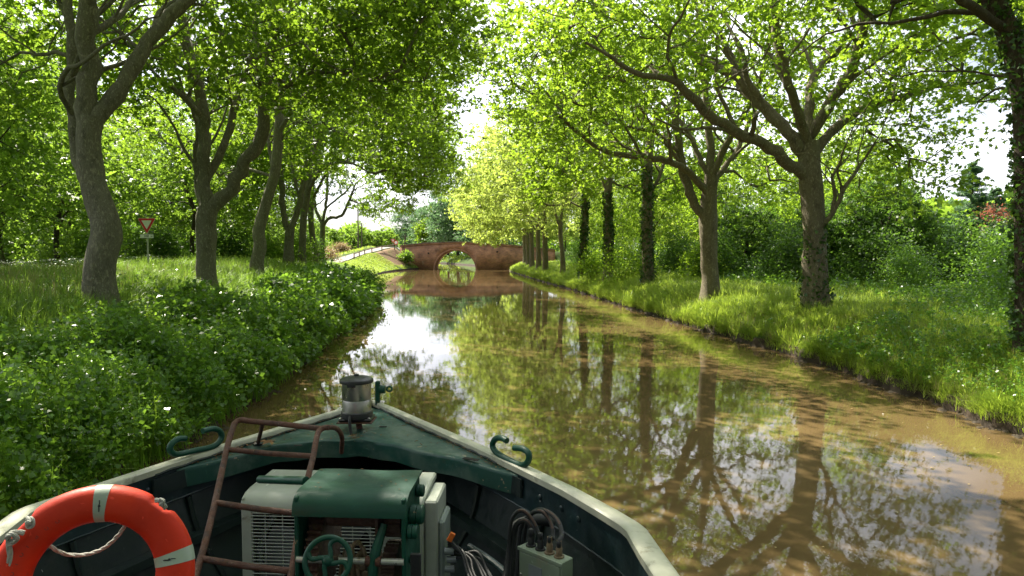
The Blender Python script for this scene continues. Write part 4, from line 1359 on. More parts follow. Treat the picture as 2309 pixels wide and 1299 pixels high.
rgm = np.random.RandomState(5)
_my = ypick(230, 4.5, 50, rgm, 1.1); _md = rgm.uniform(-.1, 2.8, 230) * np.where(_my > 14, 1.0, .95)
_mx = XL(_my) - _md; _mr = rgm.uniform(.38, .85, 230) * np.clip(_my / 16, .9, 1.5); _mh = rgm.uniform(.45, 1.2, 230) * np.clip(1.25 - _md * .22, .5, 1.1)
def bushy(x, y):
    out_ = np.zeros(len(x))
    for a in range(0, len(x), 4000):
        dd = ((x[a:a + 4000, None] - _mx) ** 2 + (y[a:a + 4000, None] - _my) ** 2) / _mr ** 2
        out_[a:a + 4000] = np.max(_mh * np.sqrt(np.maximum(0, 1 - dd)), axis=1)
    return out_
undergrowth('undergrowth_left_bank', 20000, 4.8, 48, -.40, 3.6, -1, M['leaf_shrub'], .098, 9, lambda x, y, d: np.maximum(.20, bushy(x, y)), rg,
            dens=lambda x, y, d: np.where(bushy(x, y) > .05, .85, .10), p=1.15)
undergrowth('nettles_left_bank', 9000, 4.8, 40, -.35, 3.4, -1, M['leaf_nettle'], .052, 14, lambda x, y, d: .30 + .75 * np.maximum(0, bushy(x, y)), rg,
            dens=lambda x, y, d: np.clip(.35 + .9 * wob(x, y, 1.3, 5), 0, 1), p=1.1)
undergrowth('tall_weeds_left_bank', 900, 6, 36, .2, 3.4, -1, M['leaf_shrub'], .06, 24, lambda x, y, d: 1.05 + .3 * wob(x, y, 1, 1) - .16 * d, rg,
            dens=lambda x, y, d: np.clip(.2 + .8 * wob(x, y, .9, 9), 0, 1))
tussocks('reed_grass_left_edge', 420, 30, 5.5, 45, lambda n: rg.uniform(-.05, .9, n), -1, .55, .010, M['grass'], rg)
undergrowth('undergrowth_left_slope', 2600, 6.0, 48, 2.5, 8.0, -1, M['leaf_shrub'], .05, 8, lambda x, y, d: .30 + .12 * wob(x, y, 1, 3), rg,
            dens=lambda x, y, d: np.clip(.25 + .9 * wob(x, y, .7, 4), 0, 1))
undergrowth('undergrowth_water_edge', 3000, 30, 75, -.2, 1.6, -1, M['leaf_shrub'], .05, 9, lambda x, y, d: .38 + .25 * wob(x, y, .9, 2), rg)
undergrowth('undergrowth_right_bank', 6500, 9.0, 26, .1, 9.0, 1, M['leaf_shrub'], .055, 10, lambda x, y, d: .38 + .22 * wob(x, y, .8, 6), rg,
            dens=lambda x, y, d: np.clip((21 - y) / 7 + .7 * wob(x, y, .9, 3) + .2 * (d > 3), 0, 1))
undergrowth('undergrowth_right_wood', 5200, 17, 60, 5.0, 18.0, 1, M['leaf_shrub'], .05, 10, lambda x, y, d: .5 + .2 * wob(x, y, .5, 2), rg,
            dens=lambda x, y, d: np.clip(.5 + .9 * wob(x, y, .6, 7), 0, 1))

# small wild flowers: white heads and yellow buttercups
mw = simple('petal_white', (.75, .78, .68), .6, var=.1); my = simple('petal_yellow', (.75, .55, .03), .6, var=.1)
def flowers(name, n, y0, y1, d0, d1, side, h0, h1, r, m):
    y = ypick(n, y0, y1, rg); d = rg.uniform(d0, d1, n); x = XL(y) - d if side < 0 else XR(y) + d
    ok = inview(x, y); x, y = x[ok], y[ok]; n = len(x)
    z = gz(x, y) + rg.uniform(h0, h1, n)
    k = 7
    C = np.repeat(np.stack([x, y, z], 1), k, 0) + rg.normal(size=(n * k, 3)) * np.array([r, r, r * .25])
    V0 = np.array([(-.5, -.5, 0), (.5, -.5, 0), (.5, .5, .1), (-.5, .5, .1)])
    s, a, nn = frames(len(C), rg, 2.0, .0)
    V = (C[:, None] + r * .6 * (V0[None, :, 0:1] * s[:, None] + V0[None, :, 1:2] * a[:, None] + V0[None, :, 2:3] * nn[:, None])).reshape(-1, 3)
    tag(np_mesh(name, V, np.arange(len(V)).reshape(-1, 4), m), kind='stuff')


flowers('white_wildflowers', 24, 5.5, 24, .2, 4.5, -1, .45, 1.05, .028, mw)
flowers('yellow_wildflowers', 140, 5.5, 30, .2, 6, -1, .3, .8, .012, my)
flowers('bank_buttercups', 60, 10, 26, .3, 4, 1, .3, .5, .012, my)
flowers('white_meadow_flowers', 900, 26, 46, 10.0, 22, -1, .3, .8, .09, mw)
# leaf litter near the right edge trunk and floating leaves
n = 1800
y = rg.uniform(12, 18, n); x = XR(y) + rg.uniform(1.2, 4.2, n)
L = np.stack([x, y, gz(x, y) + .03 + rg.uniform(0, .05, n)], 1)
tag(leaves('leaf_litter', L, .09, K_SIMPLE, rg, M['litter'], None, upness=2.5), kind='stuff')
n = 420
y = ypick(n, 7, 110, rg); u = rg.uniform(0, 1, n)
x = XL(y) + (XR(y) - XL(y)) * np.where(rg.uniform(size=n) < .5, u, 1 - u ** 3 * .2)
L = np.stack([x, y, np.full(n, .012)], 1)
V, F_ = leaf_geo(L, .05, K_SIMPLE, rg, upness=12, droop=0)
tag(np_mesh('floating_leaves', V, F_, simple('fallen_leaf', (.33, .25, .10), .6, var=.3)), kind='stuff')

# roots and stones at the foot of the right bank
def stones(name, side, n, y0, y1, rg, m, k):
    mb_v, mb_f = [], []
    base = np.array([(1, 0, 0), (.5, .8, .1), (-.5, .8, 0), (-1, 0, .1), (-.5, -.8, 0), (.5, -.8, .1), (.3, .1, .8), (-.35, -.1, .7)])
    fc = [(0, 1, 6), (1, 2, 7), (1, 7, 6), (2, 3, 7), (3, 4, 7), (4, 5, 6), (4, 6, 7), (5, 0, 6)]
    y = ypick(n, y0, y1, rg)
    e = (XL(y) if side < 0 else XR(y)) + ledge(0, y, k) - side * rg.uniform(-.05, .14, n)
    V = []; F = []
    for i in range(n):
        s = rg.uniform(.04, .13) * (.9 if y[i] < 30 else 1.3)
        a = rg.uniform(0, 6.28); c, s_ = math.cos(a), math.sin(a)
        b = base * (1 + rg.normal(size=base.shape) * .15) * np.array([1, .7, .55]) * s
        V.append(np.stack([e[i] + b[:, 0] * c - b[:, 1] * s_, y[i] + b[:, 0] * s_ + b[:, 1] * c, b[:, 2] + .0], 1))
        F.append(np.array(fc) + i * 8)
    o = np_mesh(name, np.concatenate(V), np.concatenate(F), m, smooth=True)
    tag(o, kind='stuff')


M['stone'] = simple('bank_stone', (.055, .040, .026), .9, var=.5, nscale=6, bmp=.6)
stones('stones_right_edge', 1, 190, 9, 45, rg, M['stone'], 2.1)
stones('stones_left_edge', -1, 160, 7, 40, rg, M['stone'], .4)
# ---------------------------------------------------------------- bridge
def brick_mat(name, c1, c2, mortar, sc_=1.0, vertical=True):
    m, nt, bs, out = mat(name)
    tc = N(nt, 'ShaderNodeTexCoord')
    sx = N(nt, 'ShaderNodeSeparateXYZ'); nt.links.new(tc.outputs['Object'], sx.inputs[0])
    ad = N(nt, 'ShaderNodeMath', operation='ADD'); nt.links.new(sx.outputs[0], ad.inputs[0]); nt.links.new(sx.outputs[1], ad.inputs[1])
    cx = N(nt, 'ShaderNodeCombineXYZ'); nt.links.new(ad.outputs[0], cx.inputs[0]); nt.links.new(sx.outputs[2], cx.inputs[1])
    b = N(nt, 'ShaderNodeTexBrick'); nt.links.new(cx.outputs[0], b.inputs['Vector'])
    b.inputs['Scale'].default_value = 1.0 / sc_
    b.inputs['Brick Width'].default_value = .40; b.inputs['Row Height'].default_value = .095
    b.inputs['Mortar Size'].default_value = .013; b.inputs['Mortar Smooth'].default_value = .3
    b.inputs['Color1'].default_value = (*c1, 1); b.inputs['Color2'].default_value = (*c2, 1); b.inputs['Mortar'].default_value = (*mortar, 1)
    n1 = ramp(nt, noise(nt, .8, 8, .65), [(.3, .42), (.5, .95), (.72, 1.4)])
    c = mixc(nt, 1.0, b.outputs['Color'], n1, 'MULTIPLY')
    n2 = ramp(nt, noise(nt, 1.6, 6, .7, scl=(.5, .5, 2.2)), [(.60, 0.0), (.72, .75)])
    c = mixc(nt, n2, c, (.07, .05, .04))
    n3 = ramp(nt, noise(nt, 1.1, 6, .7, scl=(1, 1, .35)), [(.62, 0.0), (.75, .6)])
    c = mixc(nt, n3, c, (.42, .34, .27))
    nt.links.new(c, bs.inputs['Base Color'])
    bs.inputs['Roughness'].default_value = .9
    bump(nt, b.outputs['Fac'], -.4, .02, bs)
    return m


M['brick'] = brick_mat('brick_wall', (.40, .170, .088), (.23, .098, .055), (.33, .25, .175))
M['brick_a'] = brick_mat('brick_arch', (.39, .168, .088), (.24, .102, .058), (.33, .25, .175), .9)
M['coping'] = simple('coping_stone', (.22, .17, .13), .9, var=.35, nscale=2)
M['dark'] = simple('hollow_shade', (.012, .010, .009), .9, var=.1)  # near-black colour standing in for the shade inside hollows
M['wood'] = simple('weathered_wood', (.17, .12, .08), .85, var=.3, nscale=9)

bx = empty('brick_bridge', (-10.8, 129.7, 0), 'old red brick arch bridge crossing the canal at the end of the avenue', 'bridge')
AX, AA, AB = -10.75, 3.82, 3.60
xs = np.unique(np.concatenate([np.linspace(-21.2, 8.2, 60), AX + AA * np.cos(np.linspace(0, math.pi, 41))]))
topz = lambda x: np.interp(x, [-21.2, -17, -12.5, -9, -4, 2, 8.2], [4.55, 4.95, 5.15, 5.2, 5.0, 4.45, 3.75])
archz = lambda x: np.where(np.abs(x - AX) < AA, AB * np.sqrt(np.maximum(0, 1 - ((x - AX) / AA) ** 2)), -.8)
def bridge_face(y0, y1, top, bot, name, m, xs_=None):
    V, F = [], []
    xx = xs if xs_ is None else xs_
    for x in xx:
        a, b = float(bot(x)), float(top(x))
        V += [(x, y0, a), (x, y0, b), (x, y1, b), (x, y1, a)]
    for i in range(len(xx) - 1):
        k = 4 * i
        for j in range(4):
            F.append((k + j, k + (j + 1) % 4, k + 4 + (j + 1) % 4, k + 4 + j))
    F.append((0, 3, 2, 1)); e = 4 * (len(xx) - 1); F.append((e, e + 1, e + 2, e + 3))
    return np_mesh(name, np.array(V), [np.array(F)], m, bx, smooth=False)


bridge_face(129.7, 130.15, topz, archz, 'front_wall', M['brick'])
bridge_face(134.75, 135.2, topz, archz, 'rear_wall', M['brick'])
bridge_face(130.15, 134.75, lambda x: topz(x) - .9, archz, 'deck', M['brick_a'])
cz = lambda x: topz(x) + .13
bridge_face(129.62, 130.22, cz, lambda x: topz(x) + .002, 'coping', M['coping'])
bridge_face(134.68, 135.28, cz, lambda x: topz(x) + .002, 'coping', M['coping'])
th = np.linspace(0, math.pi, 41)
V, F = [], []
for t in th:
    for rr_ in (1.0, 1 + .36 / 3.6):
        for yy in (129.685, 129.71):
            V.append((AX + AA * rr_ * math.cos(t), yy, AB * rr_ * math.sin(t) - (0 if rr_ > 1 else 0)))
for i in range(40):
    k = 4 * i
    F += [(k, k + 2, k + 6, k + 4), (k + 2, k + 3, k + 7, k + 6), (k + 1, k, k + 4, k + 5)]
np_mesh('arch_ring', np.array(V), np.array(F), M['brick_a'], bx)
for px, py in ((966, 571), (1121, 568)):
    q = P(px, py, 129.66)
    MB().lathe([(.16, -.04), (.16, .06)], 14, Matrix.Translation(q) @ Matrix.Rotation(R(90), 4, 'X')).build('drain_hole_shade', M['dark'], bx)  # solid black plug, the hole's inner shade given as colour
# string course of darker bricks under the coping
bridge_face(129.65, 129.70, lambda x: topz(x) - .05, lambda x: topz(x) - .30, 'string_course', M['brick_a'])

# timber guard fence by the path
fx = empty('timber_fence', (-22.6, 120, 2.6), 'low timber guard rail running up the path to the left end of the bridge', 'fence')
fp = [(-26.1, 113), (-26.0, 116.4), (-25.8, 119.8), (-25.2, 123.0), (-24.0, 126.2), (-22.2, 129.4)]
tops = []
for x, y in fp:
    z = float(gz(x, y))
    MB().box((x, y, z + .45), (.16, .16, 1.1), bev=.02).build('post', M['wood'], fx)
    tops.append((x, y - .1, z + .85))
MB().tube(tops, .085, 8).build('rail', M['wood'], fx)


# utility poles
M['pole'] = simple('pole_timber', (.13, .10, .075), .85, var=.3, nscale=5)
M['ins'] = simple('insulator', (.2, .2, .2), .3)
for (px, D, h, lab, lean) in ((808, 138, 9.8, 'tallest utility pole beside the path, left of the bridge', 0), (816, 158, 8.2, 'second utility pole just right of the tallest one', 0),
                              (895, 168, 6.6, 'thin utility pole above the small road signs', 0), (914, 147, 6.2, 'slanting utility pole at the left end of the bridge', -.35)):
    x, y, _ = P(px, 560, D)
    z = float(gz(x, y)) - .2
    r = empty('utility_pole', (x, y, z), lab, 'utility pole', 'utility poles left of the bridge')
    MB().tube([(x + lean, y, z), (x, y, z + h)], [.17, .11], 10).build('pole', M['pole'], r)
    mb = MB().box((x, y - .12, z + h - .5), (1.3, .09, .11))
    mb.build('crossarm', M['pole'], r)
    for k in (-.55, 0, .55):
        MB().lathe([(.02, 0), (.05, .03), (.05, .10), (.03, .15)], 8, Matrix.Translation((x + k, y - .12, z + h - .44))).build('insulator', M['ins'], r)

# ---------------------------------------------------------------- signs
M['sign_white'] = simple('sign_white', (.78, .80, .76), .4, var=.06)
M['sign_red'] = simple('sign_red', (.62, .015, .025), .4, var=.1)
M['sign_grey'] = simple('sign_post_grey', (.42, .44, .38), .5, var=.12, nscale=12)
M['sign_black'] = simple('sign_black', (.015, .018, .022), .5)


def rounded_tri(w, r, cx=0, cz=0):
    """point-down triangle, width w, rounded corners; centre of gravity at 0"""
    h = w * math.sqrt(3) / 2
    pts = [(-w / 2, h / 3), (w / 2, h / 3), (0, -2 * h / 3)]
    out = []
    for i, (x, y) in enumerate(pts):
        a = math.atan2(y, x)
        L = math.hypot(x, y); c = ((L - 2 * r) / L * x, (L - 2 * r) / L * y)
        for k in range(7):
            t = a + R(-60 + 20 * k)
            out.append((c[0] + r * math.cos(t), c[1] + r * math.sin(t)))
    out.sort(key=lambda p: math.atan2(p[1], p[0]))
    return out


def text_mesh(name, s, size, loc, rot, m, parent, ext=.002):
    cu = bpy.data.curves.new(name, 'FONT'); cu.body = s; cu.size = size; cu.extrude = ext
    cu.align_x = 'CENTER'; cu.align_y = 'CENTER'
    tmp = bpy.data.objects.new('tmp', cu); COL.objects.link(tmp)
    bpy.context.view_layer.update()
    me = bpy.data.meshes.new_from_object(tmp.evaluated_get(bpy.context.evaluated_depsgraph_get()))
    bpy.data.objects.remove(tmp)
    Mx = Matrix.Translation(loc) @ rot.to_4x4()
    me.transform(Mx); me.name = name; me.materials.clear()
    return link_mesh(name, me, m, parent, smooth=False)


FACE = Matrix.Rotation(R(90), 4, 'X')      # local xy -> world xz, facing -Y


def give_way(px, ytop, D, w, label, plate=True, back=''):
    x, y, zt = P(px, ytop, D)
    z0 = float(gz(x, y)) - .1
    root = empty('give_way_sign', (x, y, z0), label, 'road sign')
    MB().tube([(x, y + .03, z0), (x, y + .03, zt - .02)], .035 * max(1, w / .9), 12).build('post', M['sign_grey'], root)
    h = w * math.sqrt(3) / 2
    cz_ = zt - h / 3
    for nm, k, dy, mm in (('rim', 1.0, 0, 'sign_white'), ('red_border', .955, -.008, 'sign_red'), ('centre', .56, -.016, 'sign_white')):
        Mx = Matrix.Translation((x, y - .015 + dy, cz_)) @ FACE
        MB().prism(rounded_tri(w * k, .03 * w * (1 if k > .6 else .4)), .012, Mx).build(nm, M[mm], root, smooth=False)
    return root, x, y, zt - h


gr, x, y, zb = give_way(331, 492, 30, .80, 'give way sign with a 100 m plate on a pale post')
pw, ph = .61, .185
zc = zb - .095
def rrect(w_, h_, r, n=6):
    o = []
    for cx_, cy_, a0 in ((w_ / 2 - r, h_ / 2 - r, 0), (-w_ / 2 + r, h_ / 2 - r, 90), (-w_ / 2 + r, -h_ / 2 + r, 180), (w_ / 2 - r, -h_ / 2 + r, 270)):
        for k in range(n):
            t = R(a0 + 90 * k / (n - 1)); o.append((cx_ + r * math.cos(t), cy_ + r * math.sin(t)))
    return o
pl = MB().prism(rrect(pw, ph, .03), .012, Matrix.Translation((x, y - .02, zc)) @ FACE).build('distance_plate', M['sign_black'], gr, smooth=False)
MB().prism(rrect(pw - .028, ph - .028, .022), .01, Matrix.Translation((x, y - .027, zc)) @ FACE).build('plate_face', M['sign_white'], pl, smooth=False)
RX = Matrix.Rotation(R(90), 3, 'X')
text_mesh('lettering', '100', .155, (x - .03, y - .036, zc), RX, M['sign_black'], pl)
text_mesh('lettering', 'm', .10, (x + .20, y - .036, zc - .015), RX, M['sign_black'], pl)

give_way(886, 539, 136, .95, 'tiny give way sign at the road end left of the bridge')
x, y, z = P(893, 547, 135.5)
z0 = float(gz(x, y))
ne = empty('round_road_sign', (x, y, z0), 'tiny round red and white sign below the far give way sign', 'road sign')
MB().tube([(x, y + .05, z0), (x, y + .05, z + .2)], .04, 8).build('post', M['sign_grey'], ne)
MB().lathe([(.42, -.01), (.42, .01)], 28, Matrix.Translation((x, y, z)) @ FACE).build('disc', M['sign_red'], ne)
MB().lathe([(.30, -.01), (.30, .012)], 28, Matrix.Translation((x, y - .015, z)) @ FACE).build('centre', M['sign_white'], ne)
# ---------------------------------------------------------------- the boat
def paint(name, col, rough, chips=None, chip_amt=.1, dirt=None, dirt_amt=.4, lite=None, scl=1.0, spec=.5, bmp=.15):
    m, nt, bs, out = mat(name)
    c = mixc(nt, ramp(nt, noise(nt, 1.7 * scl, 5, .6), [(.3, 0.0), (.7, 1.0)]), tuple(x * .72 for x in col), tuple(min(1, x * 1.25) for x in col))
    if lite:      # chalky faded patches
        c = mixc(nt, ramp(nt, noise(nt, 2.6 * scl, 6, .62), [(.50, 0.0), (.72, .85)]), c, lite)
    # scratches, stretched noise in two directions
    for sv in ((3, 40, 20), (38, 4, 20)):
        s_ = ramp(nt, noise(nt, 1.2 * scl, 3, .5, scl=sv), [(.70, 0.0), (.74, .35)])
        c = mixc(nt, s_, c, tuple(min(1, x * 2.2 + .05) for x in col))
    if dirt:
        d_ = ramp(nt, noise(nt, 5 * scl, 9, .72), [(.72 - dirt_amt * .3, 0.0), (.84 - dirt_amt * .3, .8)])
        c = mixc(nt, d_, c, dirt)
    if chips:
        k_ = ramp(nt, noise(nt, 11 * scl, 5, .65), [(.735 - chip_amt * .3, 0.0), (.745 - chip_amt * .3, 1.0)])
        c = mixc(nt, k_, c, chips)
    nt.links.new(c, bs.inputs['Base Color'])
    nt.links.new(ramp(nt, noise(nt, 6 * scl, 6, .65), [(.3, max(.05, rough - .12)), (.7, min(1, rough + .22))]), bs.inputs['Roughness'])
    bs.inputs['Specular IOR Level'].default_value = spec
    h = noise(nt, 14 * scl, 7, .62)
    bump(nt, h, bmp, .02, bs)
    return m


M['b_deck'] = paint('deck_green', (.012, .058, .046), .40, spec=.38, chips=(.26, .21, .14), chip_amt=.27, dirt=(.05, .048, .03), dirt_amt=.4, lite=(.10, .14, .12))
M['b_green'] = paint('machine_green', (.004, .050, .031), .40, spec=.35, chips=(.20, .15, .09), chip_amt=.17, dirt=(.028, .036, .020), dirt_amt=.28, lite=(.010, .078, .048))
M['b_dark'] = paint('inner_hull_green', (.0035, .012, .011), .45, chips=(.35, .36, .33), chip_amt=.07, dirt=(.02, .02, .016), dirt_amt=.5)
M['b_band'] = paint('bulwark_green', (.005, .018, .021), .40, chips=(.30, .33, .30), chip_amt=.10, dirt=(.05, .06, .06), dirt_amt=.3, lite=(.012, .036, .045))
M['b_hull'] = paint('outer_hull', (.008, .03, .026), .3, bmp=.1)
M['b_cream'] = paint('rail_cream', (.42, .42, .33), .42, chips=(.16, .10, .06), chip_amt=.02, dirt=(.17, .16, .105), dirt_amt=.58, lite=(.52, .50, .41), bmp=.10)
M['rust'] = paint('rusty_steel', (.080, .030, .016), .66, chips=(.22, .15, .10), chip_amt=.22, dirt=(.030, .014, .010), dirt_amt=.75, lite=(.13, .052, .028), scl=3, bmp=.6)
M['rust_d'] = paint('rusty_gear', (.060, .032, .020), .6, dirt=(.02, .014, .010), dirt_amt=.5, lite=(.16, .11, .075), scl=4, bmp=.8)
M['brown'] = paint('cast_brown', (.13, .09, .05), .55, dirt=(.04, .025, .015), dirt_amt=.5, lite=(.2, .15, .1), scl=4, bmp=.5)
M['ac'] = paint('ac_casing', (.32, .345, .295), .45, chips=(.20, .12, .07), chip_amt=.0, dirt=(.20, .17, .10), dirt_amt=.42, lite=(.38, .40, .35), bmp=.05)
M['ac2'] = paint('ac_panel_grey', (.22, .26, .24), .42, dirt=(.15, .14, .10), dirt_amt=.3, bmp=.05)
M['jbox'] = paint('junction_box_paint', (.17, .21, .155), .45, dirt=(.20, .19, .13), dirt_amt=.4, bmp=.05)
M['black'] = simple('black_rubber', (.010, .011, .012), .6, var=.3, nscale=30, dirt=(.05, .05, .045), dirt_amt=.5, dscale=12)
M['blackp'] = simple('black_plastic', (.018, .019, .022), .38, var=.3, nscale=20, dirt=(.07, .07, .065), dirt_amt=.55, dscale=6)
M['steel'] = simple('polished_steel', (.42, .41, .38), .34, metal=1.0, var=.35, nscale=5, bmp=.03, bscale=6)
M['shaft'] = simple('worn_shaft', (.42, .42, .38), .35, metal=.6, var=.3, nscale=15, dirt=(.14, .07, .04), dirt_amt=.6, dscale=14)
M['wire'] = simple('grille_wire', (.36, .39, .35), .45, var=.1)
M['fan'] = simple('fan_grey', (.16, .18, .19), .5, var=.1)
M['ring'] = paint('lifebuoy_orange', (.50, .022, .003), .55, dirt=(.30, .028, .010), dirt_amt=.45, lite=(.55, .032, .005), scl=1.4, bmp=.10, spec=.28)
M['ringtxt'] = simple('faded_lettering', (.22, .018, .008), .6)
M['band'] = paint('reflective_band', (.27, .32, .26), .42, chips=(.03, .12, .09), chip_amt=.14, dirt=(.30, .30, .22), dirt_amt=.4, scl=2.5, bmp=.05)
M['rope'] = simple('rope', (.38, .38, .34), .85, var=.25, nscale=60, bmp=.6, bscale=220)
M['orange'] = simple('orange_clip', (.75, .16, .02), .5)
M['copper'] = simple('cable_copper', (.07, .035, .025), .55, var=.4, nscale=30)

TX, TY = -1.52, 7.35
AXV = np.array([.114, -.9935]); SDV = np.array([.9935, .114])
YAW = math.atan2(SDV[1], SDV[0])


def B(lat, s, z):
    return (TX + AXV[0] * s + SDV[0] * lat, TY + AXV[1] * s + SDV[1] * lat, z)


_hr = ([0, .10, .35, 1.0, 1.92, 2.485, 2.96, 3.4, 3.62, 3.70, 4.2, 11], [.05, .10, .25, .60, 1.11, 1.395, 1.63, 1.81, 1.885, 1.895, 1.87, 1.9])
_hl = ([0, .10, .35, .87, 1.75, 2.37, 2.90, 2.98, 3.5, 11], [.05, .11, .29, .65, 1.225, 1.59, 1.905, 1.93, 1.90, 1.9])
SIDE = [1]
def HW(s, sg=None):
    h_ = _hr if (sg or SIDE[0]) > 0 else _hl
    return np.interp(s, *h_)
def RW(s): return np.interp(s, [0, .5, 1.5, 3, 3.4, 11], [.06, .075, .09, .105, .12, .12])
RZ = 1.60
bt = empty('barge', B(0, 3, .55), 'dark green canal barge bow with cream rail pushing in at the bottom of the photo', 'boat')
SS = np.unique(np.concatenate([np.linspace(0, .35, 8), np.linspace(.35, 2.8, 26), np.linspace(2.85, 3.8, 20), np.linspace(4.0, 11, 10)]))


def sides(name, m, prof, smooth_angle=35):
    """prof(s) -> list of (lateral, z) for the right side, mirrored; both run together round the stem"""
    V, F = [], []
    seq = [(-1, s) for s in SS[::-1]] + [(1, s) for s in SS]
    k = len(prof(1.0))
    for sg, s in seq:
        SIDE[0] = sg
        for la, z in prof(s): V.append(B(sg * max(0.0, la), s - 0.0, z))
    for i in range(len(seq) - 1):
        for j in range(k - 1):
            a = i * k + j; F.append((a, a + 1, a + k + 1, a + k))
    mb = MB(); mb.add(V, F)
    return mb.build(name, m, bt, angle=smooth_angle)


# rail: a rounded flat bar on top of the bulwark
def rail_prof(s):
    w, t = HW(s), RW(s)
    sh = .006 * math.sin(s * 5) + .004 * math.sin(s * 13)
    return [(w - t, RZ - .055), (w - t - .002, RZ - .012), (w - t + .012, RZ - .001), (w - t * .5, RZ + .002), (w - .010, RZ - .001), (w + .006 + sh * .4, RZ - .012), (w + .006, RZ - .055), (w - t, RZ - .055)]
sides('gunwale', M['b_cream'], rail_prof, 50)
sides('outer_hull', M['b_hull'], lambda s: [(HW(s) - .012, RZ - .05), (HW(s) - .03, 1.2), (HW(s) - .10 - .02 * s, .5), (max(0, HW(s) - .30 - .04 * s), -.5)])
sides('bulwark', M['b_band'], lambda s: [(HW(s) - RW(s) + .02, RZ - .05), (HW(s) - RW(s) + .012, 1.36), (HW(s) - RW(s) + .004, 1.30), (HW(s) - RW(s) + .035, 1.292)])
sides('inner_hull', M['b_dark'], lambda s: [(HW(s) - RW(s) + .03, 1.31), (HW(s) - RW(s) - .06, .95), (max(0, HW(s) - RW(s) - .30), .55)])
sides('stringer', M['b_dark'], lambda s: [(HW(s) - RW(s) - .05, 1.02), (HW(s) - RW(s) - .17, 1.02), (HW(s) - RW(s) - .18, .96), (HW(s) - RW(s) - .06, .95)] if s > .8 else [(0, 1.02), (0, 1.02), (0, .96), (0, .95)])
# frames standing off the inner plating, and a weld bead between plates
for sg in (-1, 1):
    SIDE[0] = sg
    for s in (1.95, 2.75, 3.9):
        pts = [B(sg * (HW(s) - RW(s) + a), s, z) for a, z in ((.0, 1.29), (-.03, 1.12), (-.085, .94), (-.20, .74), (-.29, .57))]
        MB().tube(pts, .022, 6).build('frame_rib', M['b_dark'], bt)
    MB().tube([B(sg * (HW(s) - RW(s) + .008), s, 1.302 + .002 * math.sin(s * 40)) for s in np.linspace(1.6, 5, 60)], .008, 6).build('weld_bead', M['b_band'], bt)
# floor
V, F = [], []
for s in SS:
    V += [B(-max(.01, HW(s, -1) - RW(s) - .02), s, .56), B(max(.01, HW(s, 1) - RW(s) - .02), s, .56)]
for i in range(len(SS) - 1): F.append((2 * i, 2 * i + 1, 2 * i + 3, 2 * i + 2))
MB().add(V, F).build('floor_plate', M['b_dark'], bt)

# foredeck plate with its curved rear edge and hanging lip
def sr(t): return float(np.interp(t, [-1, -.85, -.7, -.45, -.2, 0, .2, .39, .6, .8, 1], [2.02, 1.72, 1.50, 1.42, 1.40, 1.43, 1.49, 1.60, 1.82, 2.08, 2.45]))
TT = np.linspace(-1, 1, 49)
def deckpt(t, u, dz=0):
    s0 = .22
    s = s0 + u * (sr(t) - s0)
    w_ = (HW(s, t or 1) - RW(s) + .015) * t
    z = 1.535 + .025 * (1 - t * t) + .006 * math.sin(t * 17 + 1) * u ** 6 + .004 * math.sin(t * 9 + u * 7) + dz
    return B(w_, s, z)
V, F = [], []
nu = 18
for t in TT:
    for i in range(nu): V.append(deckpt(t, i / (nu - 1)))
    V.append(tuple(np.array(deckpt(t, 1.0)) + np.array([0, -.012, -.008])))
    V.append(tuple(np.array(deckpt(t, 1.0)) + np.array([0, -.014, -.03])))
    V.append(tuple(np.array(deckpt(t, 1.0)) + np.array([0, -.004, -.155])))
    V.append(tuple(np.array(deckpt(t, 1.0)) + np.array([0, .06, -.16])))
k = nu + 4
for i in range(len(TT) - 1):
    for j in range(k - 1): F.append((i * k + j, i * k + j + 1, (i + 1) * k + j + 1, (i + 1) * k + j))
MB().add(V, F).build('foredeck', M['b_deck'], bt, angle=50)
# weld line where deck meets rail, both sides; doubler plates at the lip's ends
for sg in (-1, 1):
    SIDE[0] = sg
    pts = [B(sg * (HW(s) - RW(s) + .006), s, 1.548 + .004 * math.sin(s * 31)) for s in np.linspace(.2, 2.2, 50)]
    MB().tube(pts, .012, 6).build('weld_seam', M['b_dark'], bt)
    s = 2.25 if sg > 0 else 1.95
    q = [B(sg * (HW(s_) - RW(s_) - .004), s_, z_) for s_, z_ in ((s - .12, 1.52), (s + .28, 1.52), (s + .28, 1.38), (s - .12, 1.38))]
    c_ = np.mean(np.array(q), 0)
    inn = np.array([-sg * SDV[0], -sg * SDV[1], 0]) * .012
    v8 = [tuple(np.array(p)) for p in q] + [tuple(np.array(p) + inn) for p in q]
    MB().add(v8, [(4, 5, 6, 7), (0, 1, 5, 4), (1, 2, 6, 5), (2, 3, 7, 6), (3, 0, 4, 7)]).build('doubler_plate', M['b_dark'], bt)
# rivet heads on the bulwark
for sg in (-1, 1):
    SIDE[0] = sg
    for s in ((2.25, 2.75, 3.1) if sg < 0 else (2.5, 2.72, 2.95, 3.15)):
        c_ = Vector(B(sg * (HW(s) - RW(s) + .010), s, 1.45))
        t_ = Vector((-sg * SDV[0], -sg * SDV[1], 0)) + Vector((AXV[0], AXV[1], 0)) * .5
        MB().lathe([(.022, 0), (.020, .006), (.010, .010)], 12, Matrix.Translation(c_) @ t_.to_track_quat('Z', 'Y').to_matrix().to_4x4()).build('rivet', M['b_band'], bt)
# slots in the deck plate: dark inlays coloured like their inner shade
for px, py in ((864, 962), (672, 1004), (1062, 1035)):
    c_ = Vector(G(px, py, 1.566))
    MB().prism(rrect(.07 if px != 1062 else .14, .022 if px != 1062 else .05, .010), .004, Matrix.Translation(c_) @ Matrix.Rotation(-.5 if px == 1062 else 0, 4, 'Z')).build('drain_slot_shade', M['dark'], bt)


